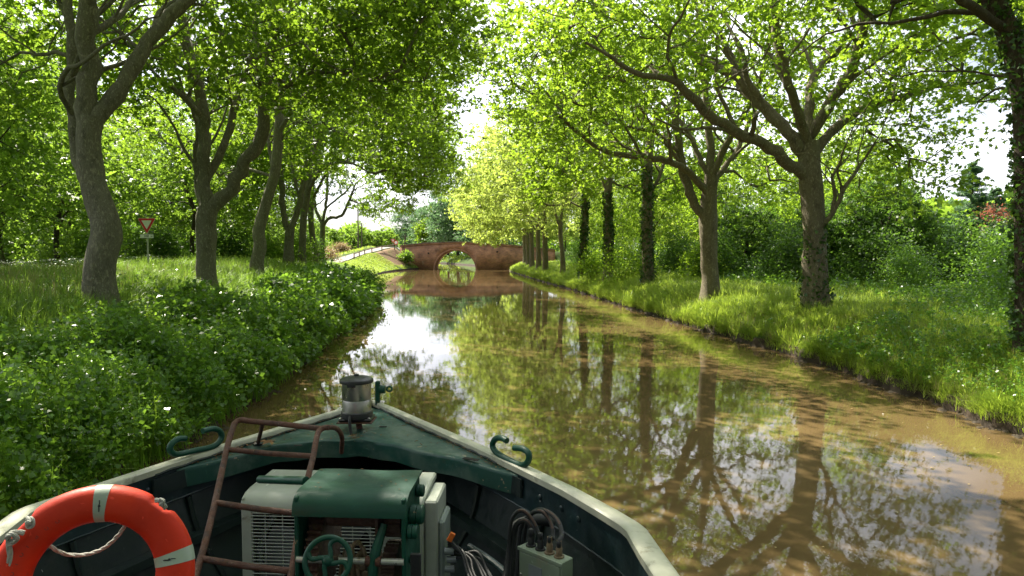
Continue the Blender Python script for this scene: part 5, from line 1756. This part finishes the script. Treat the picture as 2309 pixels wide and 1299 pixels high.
# open fairleads: bent bars standing on the rail
def on_rail_plane(px, py, sg, s0, s1):
    a = np.array(B(sg * (HW(s0, sg) - .06), s0, 0))[:2]; b = np.array(B(sg * (HW(s1, sg) - .06), s1, 0))[:2]
    d_ = b - a; n_ = np.array([-d_[1], d_[0]])
    u, v = ray(px, py)
    D = a.dot(n_) / (u * n_[0] + n_[1])
    return (u * D, D, CAM_H + v * D)


for sg, s0, s1, tr_ in ((-1, 1.5, 2.4, [(418, 989), (402, 990), (388, 1000), (383, 1012), (390, 1022), (404, 1024), (440, 1016), (474, 1009), (492, 999), (500, 985), (495, 972), (480, 967), (457, 972)]),
                        (1, 1.5, 2.4, [(1143, 994), (1132, 988), (1119, 989), (1111, 1000), (1113, 1012), (1124, 1024), (1150, 1039), (1174, 1049), (1187, 1045), (1193, 1032), (1190, 1020), (1178, 1012), (1160, 1010)])):
    pts = smooth_path([on_rail_plane(a, b, sg, s0, s1) for a, b in tr_], 4)
    MB().tube(pts, .024, 12).build('fairlead', M['b_green'], bt)

# stem head with its shackle
c0 = np.array(B(.07, .12, 0))
st_ = MB().box((c0[0], c0[1], 1.70), (.05, .05, .26), bev=.008)
st_.lathe([(.045, -.03), (.045, .03)], 14, Matrix.Translation((c0[0] + .05, c0[1], 1.74)) @ Matrix.Rotation(R(90), 4, 'Y'))
st_ = st_.build('stem_post', M['b_green'], bt)
MB().torus(Matrix.Translation((c0[0] + .125, c0[1], 1.745)) @ Matrix.Rotation(R(80), 4, 'X'), .026, .011, 20, 8).build('shackle', M['b_green'], st_)
# the guard rail round the helmsman's cabin, on which the lifebuoy hangs (below the frame)
gp = MB().tube([(-1.75, 2.62, 1.66), (-.7, 2.66, 1.66), (.3, 2.66, 1.66)], .022, 10)
for x_ in (-1.75, -.7, .3): gp.tube([(x_, 2.64, .56), (x_, 2.64, 1.66)], .02, 8)
gp.build('guard_rail', M['b_green'], bt)

# ---------------------------------------------------------------- bow lamp
D0 = 6.3
lx, ly, _ = P(805, 950, D0)
z0 = 1.64
lm = empty('bow_lamp', (lx, ly, 1.56), 'shiny steel drum lamp with black lid standing on the foredeck', 'lamp')
MB().box((lx, ly, z0), (.325, .25, .012), bev=.003).build('mounting_plate', M['rust'], lm)
MB().box((lx, ly, z0 + .022), (.30, .23, .03), bev=.012).build('foot', M['blackp'], lm)
MB().tube([(lx + .02, ly + .02, 1.55), (lx + .01, ly, z0)], .028, 12).build('pedestal', M['rust'], lm)
T_ = Matrix.Translation((lx, ly, z0 + .035))
MB().lathe([(.146, 0), (.148, .015), (.145, .050), (.138, .058)], 48, T_).build('base_ring', M['blackp'], lm)
MB().lathe([(.133, .05), (.133, .16), (.131, .165), (.133, .17), (.133, .335)], 64, T_).build('drum', M['steel'], lm)
ld = MB().lathe([(.140, .318), (.153, .322), (.156, .335), (.152, .352), (.140, .362), (.10, .374), (.05, .382), (.012, .384)], 64, T_)
ld.build('lid', M['blackp'], lm)
MB().lathe([(.022, .38), (.024, .392), (.020, .400), (.008, .402)], 20, T_).build('lid_knob', M['blackp'], lm)
MB().box((lx - .015, ly - .150, z0 + .035 + .318), (.08, .014, .036), bev=.004).build('lid_tab', M['blackp'], lm)
pts = smooth_path([(lx - .03, ly - .13, z0 + .07), (lx - .028, ly - .17, z0 + .03), (lx - .02, ly - .18, 1.60), (lx - .01, ly - .19, 1.555)], 5)
MB().tube(pts, .014, 10).build('cable', M['black'], lm)
for a in (-.13, .13):
    MB().lathe([(.014, 0), (.014, .006), (.008, .010)], 8, Matrix.Translation((lx + a, ly - .095, z0 + .036))).build('bolt', M['steel'], lm)

# ---------------------------------------------------------------- rusty ladder
def PL(px, py):
    a, b = ray(px, py)
    D = (1.97 - .436 * 5 - CAM_H) / (b - .436)
    return (a * D, D, CAM_H + b * D)


la = empty('ladder', PL(560, 1299), 'rusty tubular boarding ladder leaning over the air conditioner', 'ladder')
LR = .0205
pts = smooth_path([PL(558, 949), PL(545, 947), PL(532, 952), PL(524, 968), PL(512, 1010), PL(497, 1078), PL(481, 1150), PL(461, 1230), PL(441, 1299), PL(418, 1385), PL(390, 1490)], 4)
MB().tube(pts, LR, 12).build('side_rail', M['rust'], la)
pts = smooth_path([PL(742, 964), PL(730, 965), PL(719, 973), PL(713, 992), PL(706, 1030), PL(695, 1075), PL(681, 1150), PL(668, 1230), PL(656, 1299), PL(640, 1385), PL(622, 1490)], 4)
MB().tube(pts, LR, 12).build('side_rail', M['rust'], la)
MB().tube([PL(556, 949), PL(640, 957), PL(728, 967)], LR, 12).build('rung', M['rust'], la)
for (a, b), (c, d_) in (((511, 1013), (709, 1029)), ((484, 1133), (684, 1159)), ((455, 1260), (662, 1289)), ((425, 1395), (640, 1430))):
    p, q = Vector(PL(a, b)), Vector(PL(c, d_))
    mid = (p + q) / 2 + Vector((0, 0, -.006))
    MB().tube([p, mid, q], LR * .92, 12).build('rung', M['rust'], la)
e = G(770, 1020, 1.56)
s_ = PL(738, 964)
def lerp_px(px, py, f): return P(px, py, s_[1] + (e[1] - s_[1]) * f)
MB().tube(smooth_path([s_, lerp_px(752, 964, .2), lerp_px(764, 971, .4), lerp_px(771, 986, .65), lerp_px(771, 1003, .85), e], 5), LR * .9, 12).build('hook', M['rust'], la)
e2 = G(582, 999, 1.555); s2 = PL(592, 953)
MB().tube(smooth_path([s2, P(590, 965, s2[1] + .3 * (e2[1] - s2[1])), P(586, 982, s2[1] + .7 * (e2[1] - s2[1])), e2], 4), LR * .8, 10).build('hook', M['rust'], la)
MB().lathe([(.04, 0), (.04, .012), (.02, .02)], 14, Matrix.Translation(Vector(e2) - Vector((0, 0, .012)))).build('foot', M['b_dark'], la)

# ---------------------------------------------------------------- air conditioner
AY = -3.2
ac = empty('air_conditioner', (-1.12, 4.6, .58), 'weathered white outdoor air conditioning unit with wire grille behind the green winch', 'air conditioner')
A0 = Vector(P(541, 1128, 4.35)); A0.z = 0
AM = Matrix.Translation((A0.x, A0.y, 0)) @ Matrix.Rotation(R(AY), 4, 'Z')
ZT = 1.640
WD, DP = 1.20, .50
def ab(name, x0, x1, y0, y1, za, zb, m, bev=.006, parent=None):
    c_ = AM @ Vector(((x0 + x1) / 2, (y0 + y1) / 2, (za + zb) / 2))
    return MB().box(c_, (x1 - x0, y1 - y0, zb - za), yaw=R(AY), bev=bev).build(name, m, parent or ac)
# top cap with rounded front
prof = [(DP, 0), (.16, 0), (.08, -.008), (.03, -.030), (.006, -.062), (0, -.10), (.03, -.10), (.05, -.04), (DP, -.03)]
V = [AM @ Vector((x_, y_, ZT + z_)) for x_ in (0, .012, WD - .012, WD) for y_, z_ in [((q[0] - .25) * (.985 if x_ in (0, WD) else 1) + .25, q[1] - (.008 if x_ in (0, WD) else 0)) for q in prof]]
k = len(prof); F = []
for i in range(3):
    for j in range(k): F.append((i * k + j, i * k + (j + 1) % k, (i + 1) * k + (j + 1) % k, (i + 1) * k + j))
F += [tuple(range(k)), tuple(3 * k + j for j in range(k))[::-1]]
MB().add(V, F).build('top_cover', M['ac'], ac, angle=30)
ab('side_panel', .004, .022, .012, DP, .6, ZT - .03, M['ac'])
ab('back_panel', .022, WD - .022, DP - .02, DP - .004, .6, ZT - .03, M['ac'])
ab('front_frame', .004, .075, .004, .03, .6, ZT - .10, M['ac'])
ab('front_frame', .075, .93, .004, .03, ZT - .135, ZT - .10, M['ac'])
fp_ = ab('front_panel', .93, WD - .004, .002, DP - .03, .6, ZT - .10, M['ac'], .012)
for i in range(9):
    z_ = ZT - .30 - i * .045
    ab('louvre', .985, 1.075, -.001, .004, z_, z_ + .008, M['ac2'], .001, fp_)
ab('inner_shade_sheet', .03, .925, .30, .33, .62, ZT - .13, M['dark'])  # dark sheet standing in for the shaded inside of the casing
ab('bottom_panel', .004, WD - .004, .004, DP, .58, .62, M['ac'])
# fan behind the grille
fc = AM @ Vector((.45, .17, 1.16))
fm = Matrix.Translation(fc) @ Matrix.Rotation(R(AY), 4, 'Z') @ FACE
fn = MB().lathe([(.075, -.05), (.08, .02), (.05, .05)], 24, fm)
for b in range(3):
    V, F = [], []
    for i in range(9):
        for j in range(9):
            r_ = .07 + .30 * i / 8; a = R(120 * b) + (j / 8) * 1.25 + .5 * i / 8
            V.append(fm @ Vector((r_ * math.cos(a), r_ * math.sin(a), -.04 + .09 * j / 8)))
    for i in range(8):
        for j in range(8): F.append((i * 9 + j, i * 9 + j + 1, (i + 1) * 9 + j + 1, (i + 1) * 9 + j))
    fn.add(V, F)
fn.build('fan', M['fan'], ac)
MB().torus(fm, .40, .02, 56, 8).build('fan_shroud', M['ac2'], ac)
gw = MB()
for i in range(38):
    z_ = ZT - .145 - i * .0225
    if z_ < .64: break
    gw.tube([AM @ Vector((.07, .006, z_)), AM @ Vector((.935, .006, z_))], .0034, 6)
for x_ in (.075, .16, .275, .39, .505, .62, .735, .85, .93):
    gw.tube([AM @ Vector((x_, .012, ZT - .13)), AM @ Vector((x_, .012, .63))], .0038, 6)
gw.build('grille', M['wire'], ac)
# service cover on the right end
ab('side_box', WD - .002, WD + .085, .03, .40, .72, ZT - .035, M['ac'], .012)
ab('valve_cover', WD + .083, WD + .125, .05, .33, .95, ZT - .17, M['ac2'], .015)
for (x_, z_) in ((.955, ZT - .16), (.955, ZT - .62), (.02, ZT - .16), (1.15, ZT - .14)):
    MB().lathe([(.007, 0), (.006, .004)], 8, AM @ Matrix.Translation((x_, .0, z_)) @ FACE).build('screw', M['steel'], ac)
tri = [AM @ Vector(p) for p in ((1.02, -.0015, ZT - .235), (1.075, -.0015, ZT - .29), (1.075, -.0015, ZT - .22))]
MB().add(tri, [(0, 1, 2)]).build('sticker', M['b_green'], ac)

# ---------------------------------------------------------------- winch
WO = Vector(P(657, 1122, 3.50))
WM = Matrix.Translation((WO.x, WO.y, 0)) @ Matrix.Rotation(R(-3.4), 4, 'Z')
WZ = WO.z; WW = .605
wn = empty('anchor_winch', (WO.x + .3, WO.y + .2, .56), 'dark green anchor winch with curved cover, rusty gears and handwheel', 'winch')
prof = [(.46, .004), (.44, .012), (.10, .010), (.055, .002), (.025, -.016), (.008, -.042), (0, -.075), (-.002, -.100), (.006, -.100), (.008, -.07), (.016, -.044), (.032, -.024), (.06, -.008), (.10, 0), (.44, 0)]
k = len(prof); V, F = [], []
xsn = np.linspace(0, WW, 15)
for x_ in xsn:
    for y_, z_ in prof: V.append(WM @ Vector((x_, y_, WZ + z_ + .003 * math.sin(x_ * 13) * (y_ > .2))))
for i in range(len(xsn) - 1):
    for j in range(k): F.append((i * k + j, i * k + (j + 1) % k, (i + 1) * k + (j + 1) % k, (i + 1) * k + j))
F += [tuple(range(k)), tuple((len(xsn) - 1) * k + j for j in range(k))[::-1]]
MB().add(V, F).build('cover', M['b_green'], wn, angle=40)
def wbx(name, x0, x1, y0, y1, za, zb, m, bev=.004, parent=None, rot=None):
    c_ = WM @ Vector(((x0 + x1) / 2, (y0 + y1) / 2, (za + zb) / 2))
    return MB().box(c_, (x1 - x0, y1 - y0, zb - za), yaw=R(-3.4), bev=bev).build(name, m, parent or wn)
for x0 in (.006, WW - .030):
    wbx('side_plate', x0, x0 + .022, .015, .40, .60, WZ - .004, M['b_green'])
wbx('bedplate', -.05, WW + .05, -.02, .52, .56, .62, M['b_green'])
def XC(x, y, z): return WM @ Matrix.Translation((x, y, z)) @ Matrix.Rotation(R(90), 4, 'Y')
MB().lathe([(.035, -.29), (.035, .29)], 20, XC(WW / 2, .20, 1.735)).build('upper_shaft', M['rust_d'], wn)
MB().lathe([(.028, -.29), (.028, .29)], 20, XC(WW / 2, .22, 1.30)).build('lower_shaft', M['rust_d'], wn)
def gear(x, y, z, r, w_, teeth, name='gear', m=None):
    out_ = []
    for i in range(teeth):
        for f, rr_ in ((0, r * .88), (.22, r), (.5, r), (.72, r * .88)):
            a = 2 * math.pi * (i + f) / teeth
            out_.append((rr_ * math.cos(a), rr_ * math.sin(a)))
    return MB().prism(out_, w_, XC(x, y, z)).build(name, m or M['rust_d'], wn, smooth=False)
gear(.085, .24, 1.56, .215, .075, 34)
gear(.50, .20, 1.735, .085, .085, 14)
gear(.485, .21, 1.44, .17, .075, 28)
MB().lathe([(.10, -.012), (.115, -.008), (.115, .008), (.10, .012)], 30, XC(.425, .20, 1.735)).build('flange', M['rust_d'], wn)
MB().lathe([(.13, -.09), (.14, -.075), (.07, -.045), (.06, 0), (.07, .045), (.14, .075), (.13, .09)], 30, XC(.29, .26, 1.42)).build('drum', M['brown'], wn)
ch = MB()
for i in range(12):
    t_ = i / 11
    c_ = WM @ Vector((.31 + .045 * math.sin(i * 1.3), .12 - .02 * t_, 1.60 - .30 * t_))
    ch.torus(Matrix.Translation(c_) @ Matrix.Rotation(R(90 * (i % 2) + 20), 4, 'Z') @ Matrix.Rotation(R(80), 4, 'X') @ Matrix.Diagonal((1, 1.5, 1, 1)), .026, .010, 16, 8)
ch.build('chain', M['brown'], wn)
# push rod with brake lever
MB().lathe([(.017, -.285), (.017, .285)], 18, XC(WW / 2, .015, WZ - .335)).build('brake_rod', M['shaft'], wn)
for x_ in (.40, .455):
    MB().lathe([(.027, -.014), (.027, .014)], 16, XC(x_, .015, WZ - .335)).build('collar', M['rust'], wn)
MB().tube([WM @ Vector((.47, .08, WZ - .16)), WM @ Vector((.44, .035, WZ - .27)), WM @ Vector((.425, .015, WZ - .34)), WM @ Vector((.425, .0, WZ - .46))], [.018, .026, .030, .022], 8).build('brake_lever', M['b_green'], wn)
wbx('crossbar', .03, WW - .03, .30, .34, WZ - .13, WZ - .08, M['rust_d'])
# rod over the air conditioner
p_, q_ = Vector(P(586, 1081, 4.12)), Vector(P(690, 1084, 3.78))
MB().tube([p_, q_], .024, 16).build('drive_rod', M['b_green'], wn)
# bosses, knobs and a small motor on the right plate
for (y_, z_, r_, l_) in ((.30, WZ - .055, .034, .045), (.13, WZ - .125, .050, .075), (.06, WZ - .19, .038, .055), (.10, WZ - .36, .02, .03)):
    kb = MB().lathe([(r_ * .8, 0), (r_, .006), (r_, l_ * .5), (r_ * .86, l_ * .52), (r_, l_ * .56), (r_, l_ - .006), (r_ * .8, l_)], 22, WM @ Matrix.Translation((WW - .008, y_, z_)) @ Matrix.Rotation(R(90), 4, 'Y'))
    kb.build('boss', M['b_green'], wn)
wbx('bracket', WW + .02, WW + .075, -.01, .01, WZ - .42, WZ - .28, M['black'])
# handwheel
hc = Vector(P(739, 1264, 3.28))
hm = Matrix.Translation(hc) @ Matrix.Rotation(R(8), 4, 'Z') @ Matrix.Rotation(R(72), 4, 'X')
hw = MB().torus(hm, .108, .0135, 56, 14).build('handwheel', M['b_green'], wn)
hb = MB().lathe([(.026, -.02), (.028, .008), (.020, .020), (.008, .026)], 22, hm)
hb.build('hub', M['b_green'], hw)
for i in range(4):
    a0 = R(90 * i + 62)
    pts, rr_ = [], []
    for j in range(9):
        f = j / 8; a = a0 + .55 * math.sin(f * 2.6) - .2
        r_ = .018 + .088 * f
        pts.append(hm @ Vector((r_ * math.cos(a), r_ * math.sin(a), .006 * (1 - f)))); rr_.append(.0135 - .003 * math.sin(f * math.pi) + .002 * f)
    MB().tube(pts, rr_, 10).build('spoke', M['b_green'], hw)
MB().tube([hc + Vector((0, .02, -.005)), WM @ Vector((.19, .24, 1.50))], .016, 10).build('spindle', M['rust_d'], hw)

# ---------------------------------------------------------------- junction box and cables
jb = empty('junction_box', G(1225, 1250, 1.5), 'pale grey green electrical box with four cable glands on the right inner hull', 'electrical box')
c4 = [Vector(G(1168, 1231, 1.50)), Vector(G(1265, 1271, 1.50)), Vector(G(1286, 1260, 1.50)), Vector(G(1189, 1223, 1.50))]
ex = (c4[1] - c4[0]); wj = ex.length; ex.normalize(); ey = Vector((-ex.y, ex.x, 0)); dj = .105
JM = Matrix((( ex.x, ey.x, 0, c4[0].x), (ex.y, ey.y, 0, c4[0].y), (0, 0, 1, 0), (0, 0, 0, 1)))
JY = math.atan2(ex.y, ex.x)
def jbx(name, x0, x1, y0, y1, za, zb, m, bev=.004, parent=None):
    c_ = JM @ Vector(((x0 + x1) / 2, (y0 + y1) / 2, (za + zb) / 2))
    return MB().box(c_, (x1 - x0, y1 - y0, zb - za), yaw=JY, bev=bev).build(name, m, parent or jb)
jbx('box', 0, wj, .008, dj, 1.08, 1.50, M['jbox'])
jbx('door', .012, wj - .012, 0, .008, 1.09, 1.472, M['jbox'], .003)
jbx('name_plate', .085, .185, -.003, 0, 1.33, 1.425, M['fan'], .0005)
MB().lathe([(.010, 0), (.008, .006)], 10, JM @ Matrix.Translation((.022, 0, 1.34)) @ FACE).build('lock', M['steel'], jb)
jbx('lip', -.004, wj + .004, -.002, .012, 1.478, 1.498, M['jbox'], .002)
jbx('hull_bracket', .03, wj + .45, dj, dj + .02, 1.15, 1.2, M['b_dark'])
cables = [
    (.052, [(1200, 1205, 4.0), (1196, 1185, 4.02), (1182, 1174, 4.04), (1163, 1186, 4.06), (1154, 1230, 4.06), (1148, 1299, 4.0), (1142, 1360, 3.9)], .016),
    (.125, [(1216, 1208, 3.95), (1203, 1176, 4.0), (1180, 1152, 4.03), (1160, 1160, 4.05), (1150, 1190, 4.05), (1147, 1250, 4.03), (1140, 1330, 3.95)], .012),
    (.195, [(1247, 1214, 3.88), (1243, 1182, 3.95), (1224, 1155, 4.0), (1203, 1156, 4.05), (1188, 1180, 4.08), (1180, 1230, 4.1), (1172, 1310, 4.0)], .012),
    (.265, [(1267, 1205, 3.82), (1258, 1175, 3.9), (1238, 1156, 3.98), (1215, 1150, 4.05), (1190, 1166, 4.1), (1172, 1200, 4.12), (1165, 1300, 4.05)], .014)]
for x_, pts, r_ in cables:
    g0 = JM @ Vector((x_, .055, 1.5))
    gl = MB().lathe([(.030, 0), (.030, .008), (.019, .010), (.019, .050), (.015, .058), (.014, .095)], 14, Matrix.Translation(g0)).build('cable_gland', M['brown'] if x_ > .15 else M['black'], jb)
    pp = smooth_path([g0 + Vector((0, 0, .05)), g0 + Vector((0, 0, .09))] + [Vector(P(*q)) for q in pts], 6)
    MB().tube(pp, r_, 10).build('cable', M['black'], jb)
    k0 = 10
    MB().tube([p + np.array([0, -.004, .004]) for p in pp[k0 + 6:k0 + 18]], r_ * .70, 8).build('bare_strand', M['copper'], jb)
# thick hose bundle behind
hz = empty('hose_bundle', G(1120, 1299, 1.0), 'thick black hose bending down behind the electrical box cables', 'hose')
MB().tube(smooth_path([P(1250, 1178, 4.22), P(1225, 1172, 4.22), P(1190, 1176, 4.24), P(1163, 1190, 4.24), P(1156, 1230, 4.2), P(1146, 1299, 4.1), P(1130, 1370, 3.9)], 6), .036, 12).build('hose', M['black'], hz)
MB().tube(smooth_path([P(1058, 1232, 4.6), P(1090, 1252, 4.45), P(1125, 1278, 4.3), P(1160, 1310, 4.1)], 6), .022, 10).build('conduit', M['b_band'], hz)
# loose cables beside the air conditioner
lc = empty('cable_tangle', G(1050, 1299, 1.0), 'tangle of thin black cables with an orange clip beside the air conditioner', 'cable')
rgc = np.random.RandomState(9)
for i in range(7):
    o_ = rgc.uniform(-9, 9, 5)
    MB().tube(smooth_path([P(1011, 1212 + i * 5, 4.35), P(1028 + o_[0], 1222 + i * 6, 4.3), P(1042 + i * 5 + o_[1], 1250 + o_[2], 4.2), P(1060 + i * 8 + o_[3], 1290, 4.1), P(1075 + i * 10, 1345, 3.9)], 6), .0075, 8).build('cable', M['black'], lc)
MB().box(Vector(P(1017, 1211, 4.28)), (.035, .02, .06), bev=.004, M=Matrix.Rotation(.5, 3, 'Y')).build('clip', M['orange'], lc)
for i, (a, b) in enumerate(((1013, 1243), (1018, 1262), (1014, 1283))):
    MB().lathe([(.022, -.03), (.022, .03)], 10, Matrix.Translation(P(a, b, 4.3)) @ Matrix.Rotation(R(90), 4, 'Y')).build('valve', M['fan'], lc)

# ---------------------------------------------------------------- lifebuoy
LD = 2.52
lc_ = Vector(P(212, 1310, LD))
lb = empty('lifebuoy', lc_, 'orange red lifebuoy with pale reflective bands at the bottom left', 'lifebuoy')
LM = Matrix.Translation(lc_) @ Matrix.Rotation(R(16), 4, 'Z') @ Matrix.Rotation(R(73), 4, 'X')
R1, r1 = .281, .069
def ring_mesh(a0, a1, n, m, R1, r, sq, dent=True):
    mb = MB(); V, F = [], []
    full = abs(a1 - a0 - 2 * math.pi) < 1e-6
    NN = n if full else n + 1
    for i in range(NN):
        th_ = a0 + (a1 - a0) * i / n
        # rope recesses on the outer edge
        dn = 0
        if dent:
            for c in (49, 137, 228, 318):
                dd = abs(math.degrees(th_) - c)
                wd_ = 9.0 if c != 137 else 13.0
                dn = max(dn, .5 + .5 * math.cos(math.pi * min(1, max(0, (dd - wd_ * .5) / (wd_ * .5)))))
        for j in range(m):
            ph = 2 * math.pi * j / m
            cr = math.copysign(abs(math.cos(ph)) ** .85, math.cos(ph)); sr_ = math.copysign(abs(math.sin(ph)) ** .85, math.sin(ph))
            rad_ = R1 + r * cr
            lim = R1 + r * (1 - .30 * dn)
            if dn > 0 and rad_ > lim: rad_ = lim + (rad_ - lim) * .1
            V.append(LM @ Vector((rad_ * math.cos(th_), rad_ * math.sin(th_), r * sq * sr_)))
    for i in range(n):
        i2 = (i + 1) % NN
        for j in range(m):
            j2 = (j + 1) % m
            F.append((i * m + j, i2 * m + j, i2 * m + j2, i * m + j2))
    return mb.add(V, F)
ring_mesh(0, 2 * math.pi, 180, 32, R1, r1, .86).build('ring', M['ring'], lb, angle=60)
for c in (86, 11, 176, 266):
    bd = ring_mesh(R(c - 4.6), R(c + 4.6), 8, 32, R1, r1 * 1.018, .86, False).build('reflective_band', M['band'], lb, angle=60)
    if c in (86, 11):
        # the small printed stamp
        for du, w_, h_ in ((-.012, .022, .0028), (-.005, .030, .0022), (.010, .030, .003)):
            p_ = LM @ Vector(((R1 - .008 + du) * math.cos(R(c)), (R1 - .008 + du) * math.sin(R(c)), r1 * .885))
            MB().box(p_, (h_, .001, w_ * .9) if c > 45 else (w_ * .9, .001, h_), bev=0).build('print', M['sign_black'], bd)
        MB().lathe([(.0045, -.001), (.0045, .001)], 12, LM @ Matrix.Translation(((R1 - .008) * math.cos(R(c)), (R1 - .008) * math.sin(R(c)), r1 * .885))).build('print', M['sign_black'], bd)
for chh, a in zip('Colorado', (173, 166, 158.5, 151, 143.5, 135, 126, 117)):
    rr_ = R1 - .020
    dz = r1 * .86 * (1 - .28 ** 2) ** .5 * 1.015
    Mx = LM @ Matrix.Rotation(R(a), 4, 'Z') @ Matrix.Translation((rr_, 0, dz)) @ Matrix.Rotation(R(-90), 4, 'Z')
    text_mesh('lettering', chh, .030, Mx.translation, Mx.to_3x3(), M['ringtxt'], lb, .0002)
# rope
def rope(pts, r, name, par, k=8, twist=True):
    pp = smooth_path(pts, k)
    mb = MB()
    if not twist: return mb.tube(pp, r, 8).build(name, M['rope'], par)
    pp = np.array(pp)
    L = np.concatenate([[0], np.cumsum(np.linalg.norm(np.diff(pp, axis=0), axis=1))])
    n = max(8, int(L[-1] / (r * .55))); s_ = np.linspace(0, L[-1], n)
    c_ = np.stack([np.interp(s_, L, pp[:, i]) for i in range(3)], 1)
    t_ = np.gradient(c_, axis=0); t_ /= np.linalg.norm(t_, axis=1)[:, None]
    ref = np.array([.31, .9, .28]); a_ = np.cross(t_, ref); a_ /= np.linalg.norm(a_, axis=1)[:, None]; b_ = np.cross(t_, a_)
    for q in range(3):
        ph = s_ / (r * 2.6) + q * 2.094
        st = c_ + (a_ * np.cos(ph)[:, None] + b_ * np.sin(ph)[:, None]) * r * .5
        mb.tube([tuple(v) for v in st], r * .62, 6)
    return mb.build(name, M['rope'], par)


rl = LD
rp = empty('grab_rope', P(22, 1250, 2.45), 'white twisted grab rope knotted to the lifebuoy', 'rope')
rope([P(54, 1203, 2.44), P(40, 1200, 2.43), P(24, 1203, 2.43), P(18, 1214, 2.43), P(22, 1240, 2.43), P(22, 1299, 2.43), P(24, 1380, 2.46)], .0095, 'rope', rp)
rope([P(40, 1212, 2.42), P(24, 1222, 2.42), P(17, 1212, 2.41), P(28, 1205, 2.40), P(38, 1216, 2.41), P(20, 1228, 2.42)], .0085, 'knot', rp)
rope([P(62, 1168, 2.47), P(72, 1172, 2.45), P(74, 1184, 2.45), P(64, 1188, 2.45), P(62, 1178, 2.44), P(70, 1178, 2.44)], .0085, 'knot', rp)
rope([P(352, 1128, 2.46), P(362, 1128, 2.45), P(368, 1137, 2.45), P(372, 1145, 2.47)], .0085, 'knot', rp)
rope([P(360, 1126, 2.44), P(369, 1130, 2.44), P(362, 1138, 2.44), P(370, 1140, 2.46)], .006, 'knot', rp)
rope([P(286, 1176, 2.62), P(270, 1203, 2.64), P(240, 1232, 2.66), P(205, 1248, 2.68), P(165, 1252, 2.68), P(135, 1245, 2.66), P(108, 1228, 2.62)], .0075, 'rope', rp)

# dead leaves and bits of bark on the foredeck and along the rail
rgd = np.random.RandomState(21)
Cc = []
for i in range(330):
    t = rgd.choice([-1, 1]) * (1 - abs(rgd.normal()) * .05); u = rgd.uniform(.1, .98)
    Cc.append(deckpt(float(np.clip(t, -1, 1)) * .985, u, .012))
for i in range(90): Cc.append(deckpt(rgd.uniform(-.95, .95), rgd.uniform(.1, 1), .010))
for i in range(60):
    q = G(800 + rgd.normal() * 9, 985 + rgd.normal() * 4, 1.565); Cc.append(q)
for i in range(70):
    q = B(-(HW(1.7, -1) - RW(1.7)) + abs(rgd.normal()) * .10, 1.62 + rgd.normal() * .12, 1.56); Cc.append(q)
for i in range(60):
    q = (rgd.uniform(-2.3, .3), rgd.uniform(3.3, 5.0), .575); Cc.append(q)
for i in range(14): Cc.append(WM @ Vector((rgd.uniform(.02, .58), rgd.uniform(.1, .44), WZ + .016)))
tag(leaves('fallen_leaf_bits', np.array([tuple(c) for c in Cc]), .020, K_SIMPLE, rgd, M['litter'], None, upness=3.0), kind='stuff')
Lf = leaf_geo(np.array([G(602, 996, 1.585)]), .17, K_MAPLE, np.random.RandomState(3), upness=5)
dl = np_mesh('dead_leaf', Lf[0], Lf[1], M['litter'])
tag(dl, 'curled brown leaf lying on the foredeck under the ladder', 'leaf')
# spider-web thin twigs
mbt = MB()
for px, py in ((905, 960), (935, 995), (952, 1003), (985, 1000)):
    a_ = Vector(G(px, py, 1.568)); th_ = rgd.uniform(0, 3.1); l_ = rgd.uniform(.02, .05)
    mbt.tube([a_, a_ + Vector((math.cos(th_), math.sin(th_), .1)) * l_], .0025, 5)
tag(mbt.build('twig_bits', M['litter']), kind='stuff')
